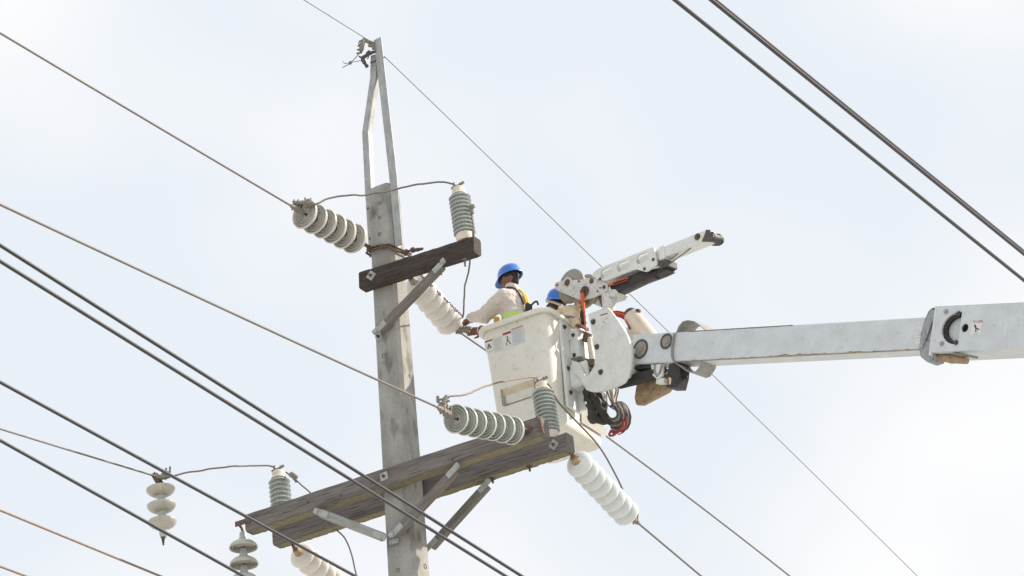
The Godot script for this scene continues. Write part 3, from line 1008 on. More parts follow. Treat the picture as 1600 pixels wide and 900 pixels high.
func build_wires() -> void:
	span("line_conductor", "grey line wire ending at the dusty insulator string near the pole top", Vector3(-0.185, 16.545, 1.44), 60, -0.037, 0.0006, 0.0105, M.wire, "line wires")
	span("line_conductor", "grey line wire ending at the ribbed string in front of the bucket", Vector3(1.44, 13.79, 1.64), 60, -0.088, 0.0010, 0.0105, M.wire, "line wires")
	span("line_conductor", "slack line wire ending at the upside-down three-disc insulator", Vector3(-2.30, 14.45, 0.94), 50, -0.136, 0.0016, 0.0095, M.wire, "line wires")
	span("line_conductor", "line wire leaving the cream string behind the bucket towards the lower corner", Vector3(-0.045, 16.185, -1.38), -70, 0.040, -0.0044, 0.0105, M.wire, "line wires", -0.006)
	span("line_conductor", "line wire leaving the smooth bluish string below the bucket", Vector3(1.605, 13.68, -1.75), -70, 0.143, 0.0004, 0.0105, M.wire, "line wires")
	span("line_conductor", "line wire leaving the smooth string at the picture's lower edge", Vector3(-1.67, 13.66, -1.78), -70, 0.143, 0.0004, 0.0105, M.wire, "line wires")
	span("earth_wire", "thin earth wire running up from the peak clamp to the picture's top", Vector3(0.0, 19.02, 0.06), 60, -0.08, 0.0008, 0.0047, M.wire, "earth wires")
	span("earth_wire", "thin earth wire sloping down behind the jib and boom from the peak", Vector3(0.10, 18.84, -0.02), -80, 0.150, -0.0006, 0.0047, M.wire, "earth wires", 0.006)
	for e in [[Vector3(3, 11.631, 9.676), Vector3(3, 11.262, 3.107), 0.0135, "upper of two dark cables crossing close together in front of the pole"],
			[Vector3(3, 11.511, 9.676), Vector3(3, 11.183, 3.368), 0.0135, "lower of two dark cables crossing close together in front of the pole"],
			[Vector3(1, 12.131, 7.276), Vector3(1, 11.995, 2.514), 0.0140, "dark cable passing just above the shackle of the hanging string"],
			[Vector3(0.5, 12.006, 6.677), Vector3(0.5, 11.839, 3.489), 0.0140, "dark cable crossing in front of the upside-down three-disc insulator"]]:
		var a: Vector3 = e[0]
		var b: Vector3 = e[1]
		var sl := (a.y - b.y) / (a.z - b.z)
		span("cable", e[3], b, 50.0, sl, 0.0, e[2], M.cable, "dark cables in front of the pole", 0.0, -50.0)
	span("cable", "brown bare wire crossing the lower corner under the hanging insulator", Vector3(-2, 13.19, 1.312), 50.0, -0.033, 0.0, 0.0115, M.wire_brown, "brown wires", 0.0, -40.0)
	span("cable", "brown bare wire clipping the very corner of the picture", Vector3(-2, 12.582, 3.323), 50.0, -0.043, 0.0, 0.0115, M.wire_brown, "brown wires", 0.0, -40.0)
	span("overhead_cable", "single dark cable crossing the upper corner, below the paired cables", Vector3(6, 14.873, -1.643), 40.0, -0.044, 0.0, 0.0175, M.cable, "overhead cables in the upper corner", 0.0, -50.0)
	span("overhead_cable", "upper cable of the pair crossing the upper corner", Vector3(6.0, 15.238, -1.774), 40.0, -0.048, 0.0, 0.0155, M.cable, "overhead cables in the upper corner", 0.0, -50.0)
	span("overhead_cable", "lower cable of the pair crossing the upper corner", Vector3(6.0, 15.205, -1.774), 40.0, -0.048, 0.0, 0.0175, M.cable, "overhead cables in the upper corner", 0.0, -50.0)

	jumper("bent jumper wire arching from the dusty string to the upper arrester", [Vector3(-0.03, 16.585, 1.27), Vector3(0.08, 16.695, 1.1), Vector3(0.195, 16.747, 0.95), Vector3(0.264, 16.783, 0.8), Vector3(0.397, 16.833, 0.65), Vector3(0.531, 16.901, 0.5), Vector3(0.697, 16.929, 0.4), Vector3(0.861, 16.928, 0.3), Vector3(0.948, 16.9, 0.25), Vector3(0.985, 16.865, 0.212)], 0.0095, M.wire, 0.02)
	jumper("coppery jumper wire arching across the bucket to the lower arrester", [Vector3(1.46, 13.93, 1.53), Vector3(1.52, 13.99, 1.35), Vector3(1.531, 14.068, 1.2), Vector3(1.534, 14.248, 0.9), Vector3(1.515, 14.447, 0.5), Vector3(1.467, 14.649, 0.1), Vector3(1.475, 14.73, -0.1), Vector3(1.49, 14.715, -0.22)], 0.009, M.wire_brown, 0.015)
	jumper("thin jumper wire from the slack clamp to the arrester behind the crossarms", [Vector3(-2.15, 14.43, 0.88), Vector3(-2.027, 14.497, 0.7), Vector3(-1.893, 14.583, 0.45), Vector3(-1.827, 14.703, 0.1), Vector3(-1.687, 14.752, -0.15), Vector3(-1.65, 14.72, -0.23)], 0.009, M.wire_brown, 0.015)
	jumper("lead running down the side of the upper arrester", [Vector3(1.118, 16.60, 0.215), Vector3(1.122, 16.55, 0.215), Vector3(1.130, 16.44, 0.215), Vector3(1.135, 16.34, 0.215), Vector3(1.128, 16.22, 0.215)], 0.008, M.lead, 0.004)
	jumper("loose lead hanging from the dark crossarm to the worker's hands", [Vector3(1.065, 16.07, 0.2), Vector3(0.913, 16.03, 0.0), Vector3(0.62, 16.09, -0.4), Vector3(0.301, 16.184, -0.9), Vector3(0.115, 16.23, -1.17)], 0.009, M.lead, 0.008)
	jumper("dark lead drooping from the lower arrester over the bucket's bottom", [Vector3(1.545, 14.70, -0.22), Vector3(1.59, 14.62, -0.25), Vector3(1.609, 14.51, -0.3), Vector3(1.65, 14.41, -0.4), Vector3(1.70, 14.31, -0.52), Vector3(1.74, 14.17, -0.80), Vector3(1.736, 13.976, -1.1), Vector3(1.70, 13.82, -1.34), Vector3(1.62, 13.70, -1.62)], 0.009, M.lead, 0.004)
	jumper("short lead curving from the far arrester down behind the near crossarm", [Vector3(-1.55, 14.67, -0.25), Vector3(-1.481, 14.597, -0.25), Vector3(-1.344, 14.456, -0.2), Vector3(-1.16, 14.264, -0.1), Vector3(-1.05, 14.05, -0.05), Vector3(-0.99, 13.90, -0.07)], 0.008, M.lead, 0.004)
	jumper("lead dropping from under the far crossarm beside the smooth string", [Vector3(-0.99, 13.90, -0.10), Vector3(-0.985, 13.86, -0.32), Vector3(-0.97, 13.8, -0.4), Vector3(-1.041, 13.724, -0.6), Vector3(-1.137, 13.625, -0.8), Vector3(-1.35, 13.6, -1.2), Vector3(-1.6, 13.66, -1.6)], 0.008, M.lead, 0.004)

	var clips := MB.new()
	clips.box(Vector3(-1.46, 14.60, -0.25), Vector3(0.10, 0.055, 0.045), 0.012, Basis(Vector3.BACK, -0.75))
	clips.tube([Vector3(-1.50, 14.64, -0.25), Vector3(-1.42, 14.52, -0.24)], 0.014, 6)
	single("connector", clips, M.hardware, "small rusty connector on the lead beside the far arrester", "connector", Vector3(-1.46, 14.60, -0.25))
	var cl2 := MB.new()
	cl2.box(Vector3(1.135, 16.56, 0.215), Vector3(0.035, 0.10, 0.035), 0.01)
	cl2.tube([Vector3(1.12, 16.60, 0.215), Vector3(1.165, 16.605, 0.215)], 0.009, 6)
	cl2.tube([Vector3(1.13, 16.57, 0.215), Vector3(1.178, 16.575, 0.225)], 0.009, 6)
	single("connector", cl2, M.hardware, "pinkish bolted connector on the side of the upper arrester", "connector", Vector3(1.13, 16.5, 0.215))

	var bc := thing("line_clamp", "bristling bolted line clamp held in the worker's hands", "clamp", Vector3(0.13, 16.10, -1.19))
	var cb := MB.new()
	cb.tube([Vector3(-0.03, 16.19, -1.28), Vector3(0.06, 16.13, -1.22), Vector3(0.15, 16.08, -1.17), Vector3(0.22, 16.07, -1.15)], [0.02, 0.035, 0.034, 0.016], 8)
	part("body", cb, M.hardware, bc)
	rng.seed = 66
	for k in 7:
		var q := Vector3(0.0, 16.155, -1.25).lerp(Vector3(0.19, 16.065, -1.16), k / 6.0)
		var d0 := Vector3(rng.randf_range(-0.4, 0.4), -1.0 if k % 2 == 0 else 0.2, rng.randf_range(0.2, 1.0)).normalized()
		var sb := MB.new()
		sb.tube([q, q + d0 * 0.062], 0.0095, 6)
		sb.box(q + d0 * 0.045, Vector3(0.026, 0.018, 0.026), 0.004)
		part("stud", sb, M.hardware, bc)
	# chain from the crossarm down to the hands
	var ch := thing("chain", "thin steel chain slanting from the dark crossarm to the worker's hands", "chain", Vector3(0.16, 16.36, -0.22))
	var A := Vector3(0.165, 16.405, -0.16)
	var B := Vector3(0.135, 16.225, -1.14)
	var n := 40
	var d := (B - A) / n
	var x := d.normalized()
	for k in n:
		var c := A + d * (k + 0.5)
		var side := Vector3.UP.cross(x).normalized()
		var up := x.cross(side)
		var e := (side + up).normalized() if k % 2 == 0 else (side - up).normalized()
		var lp := []
		for a in 9:
			var an := TAU * a / 8.0
			lp.append(c + x * cos(an) * 0.0185 + e * sin(an) * 0.0105)
		var m := MB.new()
		m.tube(lp, 0.0038, 4, false)
		part("link", m, M.dark_steel, ch)


# ---------------------------------------------------------------- lift boom
func bp(u: float, v: float, s := 0.0) -> Vector3:
	return BOOM_O + BOOM_U * u + BOOM_V * v + BOOM_S * s


func bbox(mb: MB, u0: float, u1: float, v0: float, v1: float, s0: float, s1: float, ch := 0.006) -> void:
	mb.box(bp((u0 + u1) / 2, (v0 + v1) / 2, (s0 + s1) / 2), Vector3(absf(u1 - u0), absf(v1 - v0), absf(s1 - s0)), ch, Basis(BOOM_U, BOOM_V, BOOM_S))


func bplate(mb: MB, pts: Array, s0: float, s1: float) -> void:
	mb.plate(PackedVector2Array(pts), BOOM_O, BOOM_U, BOOM_V, BOOM_S, s0, s1)


# a disc, ring or bolt head whose axis points out of the boom's side
func bturn(mb: MB, u: float, v: float, s: float, prof: Array, seg := 20) -> void:
	mb.lathe(prof, seg, Transform3D(Basis(BOOM_U, BOOM_S, -BOOM_V), bp(u, v, s)))


func oval(c: Vector2, long: float, high: float, turn: float, seg := 16) -> PackedVector2Array:
	var out := PackedVector2Array()
	var r := high * 0.5
	var half := maxf(0.0, long * 0.5 - r)
	for k in seg:
		var a := TAU * (k + 0.5) / seg
		var p := Vector2(cos(a) * r + (half if cos(a) > 0 else -half), sin(a) * r)
		out.append(c + p.rotated(turn))
	return out


# plate with holes: cut in two along the line a-b that runs through every hole
func pierced(mb: MB, outline: PackedVector2Array, holes: Array, a: Vector2, b: Vector2, s0: float, s1: float) -> void:
	var d := (b - a).normalized()
	var nn := Vector2(-d.y, d.x)
	for side in [1.0, -1.0]:
		var far := PackedVector2Array([a - d * 20, b + d * 20, b + d * 20 + nn * side * 20, a - d * 20 + nn * side * 20])
		for piece in Geometry2D.intersect_polygons(outline, far):
			var todo := [piece]
			for h in holes:
				var next := []
				for q in todo:
					next.append_array(Geometry2D.clip_polygons(q, h))
				todo = next
			for q in todo:
				bplate(mb, Array(q), s0, s1)


func build_boom() -> void:
	var bs := Basis(BOOM_U, BOOM_V, BOOM_S).orthonormalized()
	var t := thing("lift_boom", "long white telescopic boom of a bucket truck, scuffed and grimy", "boom", BOOM_O, "", bs)
	var m := MB.new()
	bbox(m, -0.05, 4.7, -0.153, 0.153, -0.211, 0.0, 0.012)
	part("inner_section", m, M.boom, t)
	# grease and dirt crust along the lower edge
	var gr := MB.new()
	rng.seed = 404
	var f := FastNoiseLite.new()
	f.seed = 404
	f.frequency = 6.0
	f.fractal_octaves = 4
	for e in [[0.60, 3.74, -0.1535, 1.0], [0.72, 2.1, 0.1535, -1.0]]:
		var edge := PackedVector2Array([Vector2(e[1], e[2]), Vector2(e[0], e[2])])
		for k in 260:
			var u: float = lerpf(e[0], e[1], k / 259.0)
			var hh: float = maxf(0.0012, 0.008 + 0.020 * f.get_noise_2d(u, e[2] * 50.0)) * (1.0 if e[3] > 0 else 0.5)
			hh += 0.012 * exp(-pow((u - 2.1) / 0.22, 2.0)) if e[3] > 0 else 0.0
			edge.append(Vector2(u, e[2] + e[3] * hh))
		bplate(gr, Array(edge), -0.01, 0.0022)
	part("grease_crust", gr, M.grime, t).set_meta("kind", "stuff")
	# outer section, open end with a cut-out side plate
	var o := MB.new()
	bbox(o, 4.75, 15.0, -0.20, 0.215, -0.26, 0.065, 0.0015)
	var dport := PackedVector2Array()
	for k in 13:
		var a := PI * 0.5 + PI * k / 12.0
		dport.append(Vector2(4.185 + cos(a) * 0.19, 0.012 + sin(a) * 0.15))
	dport.append(Vector2(4.205, -0.135))
	dport.append(Vector2(4.205, 0.155))
	pierced(o, PackedVector2Array([Vector2(3.90, -0.197), Vector2(4.75, -0.20), Vector2(4.75, 0.215), Vector2(3.90, 0.226)]), [dport, oval(Vector2(4.262, 0.010), 0.08, 0.08, 0.0)], Vector2(3.9, 0.0105), Vector2(4.75, 0.0105), 0.045, 0.065)
	bbox(o, 3.90, 4.75, 0.20, 0.222, -0.26, 0.045, 0.002)
	bbox(o, 3.90, 4.75, -0.20, -0.18, -0.26, 0.045, 0.002)
	bbox(o, 3.90, 4.75, -0.18, 0.20, -0.26, -0.24, 0.002)
	part("outer_section", o, M.boom, t)
	var fl := MB.new()
	bbox(fl, 3.875, 3.90, -0.225, 0.235, 0.008, 0.062, 0.006)
	bbox(fl, 3.875, 3.90, 0.19, 0.235, -0.27, 0.008, 0.006)
	bbox(fl, 3.875, 3.90, -0.225, -0.185, -0.27, 0.008, 0.006)
	part("end_flange", fl, M.paint, t)
	for q in [[4.022, -0.125], [4.02, 0.17], [4.17, 0.145], [4.185, -0.122]]:
		var b := MB.new()
		bturn(b, q[0], q[1], 0.0655, [Vector2(0.024, 0), Vector2(0.024, 0.006), Vector2(0.014, 0.008), Vector2(0.014, 0.022), Vector2(0.0005, 0.024)], 10)
		part("bolt_head", b, M.steel if q[0] < 4.1 else M.dark_steel, t)
	var pg := MB.new()  # black disc stands in for the dark depth of the open hole
	bturn(pg, 4.262, 0.010, 0.0, [Vector2(0.039, 0.0), Vector2(0.039, 0.05), Vector2(0.030, 0.052), Vector2(0.026, 0.02), Vector2(0.0005, 0.018)], 18)
	part("dark_hole_disc", pg, M.black, t)
	var ca := MB.new()  # black crescent painted where shade falls inside the cut-out
	for k in 10:
		var a0 := PI * 0.55 + PI * 0.9 * k / 10.0
		var a1 := PI * 0.55 + PI * 0.9 * (k + 1) / 10.0
		ca.bar(bp(4.185 + cos(a0) * 0.172, 0.012 + sin(a0) * 0.132, 0.022), bp(4.185 + cos(a1) * 0.172, 0.012 + sin(a1) * 0.132, 0.022), BOOM_S, 0.04, 0.03, 0.003)
	part("port_shade_crescent", ca, M.black, t)
	# wear-pad flap folded out of the joint
	var rf := MB.new()
	var prof := [Vector2(3.90, 0.225), Vector2(3.83, 0.222), Vector2(3.795, 0.195), Vector2(3.76, 0.11), Vector2(3.735, -0.03), Vector2(3.735, -0.15), Vector2(3.765, -0.225), Vector2(3.845, -0.272), Vector2(3.92, -0.255), Vector2(3.935, -0.225)]
	for i in prof.size() - 1:
		var a: Vector2 = prof[i]
		var b: Vector2 = prof[i + 1]
		var w0 := 0.03 + 0.05 * sin(i * 0.7)
		rf.bar(bp(a.x, a.y, -0.04 + w0 * 0.2), bp(b.x, b.y, -0.04 + w0 * 0.2), BOOM_S, 0.13, 0.012, 0.002)
	bplate(rf, [Vector2(3.895, 0.21), Vector2(3.80, 0.20), Vector2(3.755, 0.10), Vector2(3.735, -0.14), Vector2(3.77, -0.15), Vector2(3.815, 0.0), Vector2(3.84, 0.09), Vector2(3.895, 0.15)], 0.026, 0.036)
	bplate(rf, [Vector2(3.735, -0.13), Vector2(3.80, -0.08), Vector2(3.88, -0.10), Vector2(3.935, -0.235), Vector2(3.85, -0.275), Vector2(3.765, -0.228)], 0.012, 0.024)
	part("joint_flap", rf, M.rubber_blue, t)
	var tr := MB.new()
	tr.tube([bp(3.92, -0.225, -0.03), bp(4.08, -0.245, -0.03), bp(4.25, -0.262, -0.035)], [0.03, 0.04, 0.034], 9)
	part("hose_roll", tr, M.tan, t)
	var rd := MB.new()
	rd.tube([bp(4.14, -0.205, 0.03), bp(4.43, -0.262, 0.04)], 0.011, 7)
	part("rod", rd, M.hardware, t)
	label_plate(t, "warning_label", [Vector2(4.335, -0.065), Vector2(4.455, -0.065), Vector2(4.455, 0.08), Vector2(4.335, 0.08)], 0.0675, picture_label(1))
	label_plate(t, "warning_label", [Vector2(3.655, -0.10), Vector2(3.725, -0.10), Vector2(3.725, 0.07), Vector2(3.655, 0.07)], 0.003, picture_label(2))

	# tip casting with its two round ports
	for q in [[0.10, -0.002, 0.088], [0.445, 0.062, 0.068]]:
		var b := MB.new()
		bturn(b, q[0], q[1], 0.0, [Vector2(q[2] + 0.013, -0.004), Vector2(q[2] + 0.012, 0.008), Vector2(q[2] - 0.006, 0.010), Vector2(q[2] - 0.010, 0.003)], 26)
		var ring := part("port_ring", b, M.dark_steel, t)
		var c := MB.new()
		bturn(c, q[0], q[1], 0.0, [Vector2(q[2] - 0.009, 0.004), Vector2(0.03, 0.005), Vector2(0.028, 0.014), Vector2(0.0005, 0.016)], 26)
		part("port_cover", c, M.drum, ring)
	var uc := MB.new()
	bbox(uc, -0.02, 0.34, -0.20, -0.165, -0.19, -0.02, 0.01)
	uc.tube([bp(-0.16, -0.345, -0.04), bp(0.06, -0.29, -0.05), bp(0.32, -0.235, -0.06)], [0.045, 0.06, 0.06], 10)
	uc.tube([bp(-0.10, -0.27, -0.12), bp(0.36, -0.20, -0.12)], 0.04, 8)
	part("levelling_cylinder", uc, M.black, t)
	var br := MB.new()
	bplate(br, [Vector2(0.27, -0.165), Vector2(0.435, -0.165), Vector2(0.455, -0.277), Vector2(0.39, -0.317), Vector2(0.318, -0.275)], -0.03, -0.008)
	bbox(br, 0.36, 0.47, -0.355, -0.30, -0.08, -0.02)
	part("bracket", br, M.paint, t)
	var lp := MB.new()
	lp.tube([bp(0.33, -0.17, 0.0), bp(0.345, -0.25, 0.0), bp(0.385, -0.285, 0.0), bp(0.42, -0.25, 0.0), bp(0.43, -0.17, 0.0)], 0.010, 7)
	part("bracket_loop", lp, M.rubber, t)
	var bb := MB.new()
	bplate(bb, [Vector2(0.50, -0.16), Vector2(0.65, -0.16), Vector2(0.672, -0.278), Vector2(0.655, -0.40), Vector2(0.53, -0.40), Vector2(0.49, -0.375), Vector2(0.565, -0.365), Vector2(0.56, -0.29), Vector2(0.49, -0.285)], -0.16, -0.03)
	part("control_box", bb, M.black, t)
	for k in 3:
		var h := MB.new()
		h.tube(curve_points([bp(0.66, -0.26 - 0.02 * k, -0.08), bp(0.71 + 0.02 * k, -0.30, -0.07), bp(0.70 + 0.03 * k, -0.23, -0.06), bp(0.74 + 0.02 * k, -0.19, -0.05)], 5), 0.004, 5)
		part("loose_wire", h, M.black, t)
	var tn := MB.new()
	bplate(tn, [Vector2(-0.06, -0.22), Vector2(0.36, -0.22), Vector2(0.42, -0.365), Vector2(0.39, -0.40), Vector2(0.06, -0.525), Vector2(-0.02, -0.52), Vector2(-0.06, -0.45)], -0.21, -0.17)
	part("tray_plate", tn, M.tan, t)
	# fat beige rotator housing standing behind the tip
	var tb := MB.new()
	tb.tube([bp(-0.27, 0.39, -0.16), bp(-0.255, 0.378, -0.16), bp(0.10, 0.10, -0.16)], [0.088, 0.092, 0.092], 22)
	var hs := part("rotator_housing", tb, M.beige, t)
	var hm := MB.new()  # dark end drawn for the shaded open top of the housing
	hm.tube([bp(-0.262, 0.384, -0.16), bp(-0.315, 0.425, -0.16)], [0.088, 0.07], 16)
	hm.box(bp(-0.185, 0.435, -0.15), Vector3(0.05, 0.05, 0.05), 0.012, bs)
	part("dark_open_end", hm, M.dark_steel, hs)
	for k in 4:
		var h := MB.new()
		h.tube(curve_points([bp(-0.44 + 0.02 * k, 0.40 - 0.02 * k, -0.02), bp(-0.37, 0.415 - 0.015 * k, -0.04), bp(-0.29, 0.40 - 0.02 * k, -0.09), bp(-0.25 + 0.02 * k, 0.33 - 0.03 * k, -0.08), bp(-0.22, 0.25, -0.10)], 5), 0.009, 7)
		part("hydraulic_hose", h, M.orange if k == 1 else M.red, hs)

	# rubber collar torn loose round the boom tip
	var st := thing("rubber_collar", "loose grey rubber collar torn open round the boom tip", "collar", bp(0.6, 0.0, 0.0), "", bs)
	var up := MB.new()
	ribbon(up, [Vector2(0.556, 0.07), Vector2(0.562, 0.13), Vector2(0.587, 0.205), Vector2(0.63, 0.25), Vector2(0.70, 0.262), Vector2(0.79, 0.245), Vector2(0.87, 0.205), Vector2(0.945, 0.160)], -0.22, 0.005, 0.05)
	part("upper_flap", up, M.rubber, st)
	var fr := MB.new()
	ribbon(fr, [Vector2(0.615, -0.158), Vector2(0.578, -0.10), Vector2(0.560, -0.02), Vector2(0.557, 0.05), Vector2(0.562, 0.13)], -0.006, 0.036, 0.0)
	part("edge_strip", fr, M.rubber, st)
	var dn := MB.new()
	ribbon(dn, [Vector2(0.615, -0.158), Vector2(0.69, -0.195), Vector2(0.79, -0.248), Vector2(0.865, -0.268)], -0.20, 0.01, 0.0)
	ribbon(dn, [Vector2(0.865, -0.268), Vector2(0.915, -0.255), Vector2(0.955, -0.205), Vector2(0.975, -0.16)], -0.20, 0.0, 0.0)
	part("lower_flap", dn, M.rubber, st)


func ribbon(mb: MB, prof: Array, s0: float, s1: float, skew: float) -> void:
	var th := 0.007
	for i in prof.size() - 1:
		var a: Vector2 = prof[i]
		var b: Vector2 = prof[i + 1]
		var d := (b - a).normalized()
		var nn := Vector2(-d.y, d.x) * th * 0.5
		var e := d * 0.002
		var k := skew * float(i) / prof.size()
		var cn := [a - e + nn, b + e + nn, b + e - nn, a - e - nn]
		bplate(mb, cn, s0 + k, s1)


func label_plate(t: Node3D, called: String, q: Array, s: float, mat: Material) -> void:
	var mb := MB.new()
	var p := []
	for c in q:
		p.append(bp(c.x, c.y, s))
	quad_uv(mb, p[0], p[1], p[2], p[3], BOOM_S)
	part(called, mb, mat, t)


func quad_uv(mb: MB, a: Vector3, b: Vector3, c: Vector3, d: Vector3, out: Vector3) -> void:
	# a low-left, b low-right, c high-right, d high-left as seen from outside; a thin sheet with a back
	var n := out.normalized()
	var uvs := [Vector2(0, 1), Vector2(1, 1), Vector2(1, 0), Vector2(0, 0)]
	var ps := [a, b, c, d]
	for k in [[0, 2, 1], [0, 3, 2]]:
		for i in k:
			mb.v.append(ps[i]); mb.n.append(n); mb.t.append(uvs[i])
	var th := n * 0.0015
	for e in 4:
		var p: Vector3 = ps[e]
		var q: Vector3 = ps[(e + 1) % 4]
		mb.quad(p, q, q - th, p - th, (p + q) * 0.5 - (a + c) * 0.5)


# small printed notices; the wording is too small to read in the photograph except as marks
func picture_label(kind: int) -> StandardMaterial3D:
	var w := 96
	var h := 128
	var im := Image.create(w, h, false, Image.FORMAT_RGB8)
	im.fill(rgb(214, 216, 214))
	var red := rgb(170, 70, 62)
	var ink := rgb(52, 54, 56)
	rng.seed = 900 + kind
	var line := func(a: Vector2, b: Vector2, wd: int, c: Color) -> void:
		for k in 60:
			var p := a.lerp(b, k / 59.0)
			im.fill_rect(Rect2i(int(p.x) - wd / 2, int(p.y) - wd / 2, wd, wd), c)
	if kind == 1:
		# red heading and a leaning black figure
		var glyph := {"P": "1111001111001000100010001", "E": "111,100,110,100,111", "L": "100,100,100,100,111", "I": "1,1,1,1,1", "G": "111,100,101,101,111", "R": "110,101,110,101,101", "O": "111,101,101,101,111"}
		glyph["P"] = "110,101,110,100,100"
		var x := 8
		for ch in "PELIGRO":
			var rows: PackedStringArray = glyph[ch].split(",")
			for r in 5:
				for c in rows[r].length():
					if rows[r][c] == "1":
						im.fill_rect(Rect2i(x + c * 4, 6 + r * 4, 4, 4), red if x < 60 else ink.lerp(red, 0.4))
			x += rows[0].length() * 4 + 3
		line.call(Vector2(30, 44), Vector2(46, 72), 11, ink)
		line.call(Vector2(46, 70), Vector2(76, 82), 7, ink)
		line.call(Vector2(46, 72), Vector2(44, 98), 9, ink)
		line.call(Vector2(58, 76), Vector2(60, 106), 4, ink)
		for y in [112, 120]:
			im.fill_rect(Rect2i(24, y, 50, 3), rgb(150, 156, 160))
	elif kind == 2:
		for k in 5:
			im.fill_rect(Rect2i(10, 20 + k * 20, rng.randi_range(20, 60), 6), rgb(176, 160, 160))
		line.call(Vector2(80, 6), Vector2(86, 16), 8, ink)
	elif kind == 3:
		im.fill_rect(Rect2i(6, 6, 84, 16), red)
		for k in 7:
			im.fill_rect(Rect2i(10 + k * 11, 9, 6, 10), rgb(110, 44, 42))
		line.call(Vector2(48, 48), Vector2(34, 100), 6, ink)
		line.call(Vector2(48, 60), Vector2(72, 96), 6, ink)
		im.fill_rect(Rect2i(42, 36, 12, 12), ink)
		for k in 10:
			im.fill_rect(Rect2i(rng.randi_range(10, 80), rng.randi_range(40, 116), rng.randi_range(3, 9), 4), ink.lerp(Color.WHITE, 0.3))
	elif kind == 4:
		im.fill(rgb(206, 206, 202))
		for k in 12:
			im.fill_rect(Rect2i(8, 12 + k * 9, rng.randi_range(50, 80), 3), rgb(158, 160, 160))
	elif kind == 5:
		im.fill_rect(Rect2i(4, 4, 88, 16), red.darkened(0.1))
		line.call(Vector2(30, 90), Vector2(48, 50), 10, ink)
		line.call(Vector2(48, 50), Vector2(66, 90), 10, ink)
		line.call(Vector2(30, 92), Vector2(66, 92), 8, ink)
	elif kind == 6:
		im.fill(rgb(198, 204, 208))
		im.fill_rect(Rect2i(2, 2, 92, 10), rgb(178, 142, 130))
		for k in 11:
			im.fill_rect(Rect2i(6, 20 + k * 9, rng.randi_range(60, 84), 3), rgb(160, 166, 170))
	else:
		im.fill(rgb(216, 218, 214))
		im.fill_rect(Rect2i(4, 6, 88, 12), rgb(150, 80, 72))
		for k in 16:
			im.fill_rect(Rect2i(rng.randi_range(8, 80), rng.randi_range(36, 118), rng.randi_range(4, 12), rng.randi_range(3, 8)), ink.lerp(Color.WHITE, 0.15))
	var mt := StandardMaterial3D.new()
	mt.albedo_texture = ImageTexture.create_from_image(im)
	mt.roughness = 0.5
	return mt


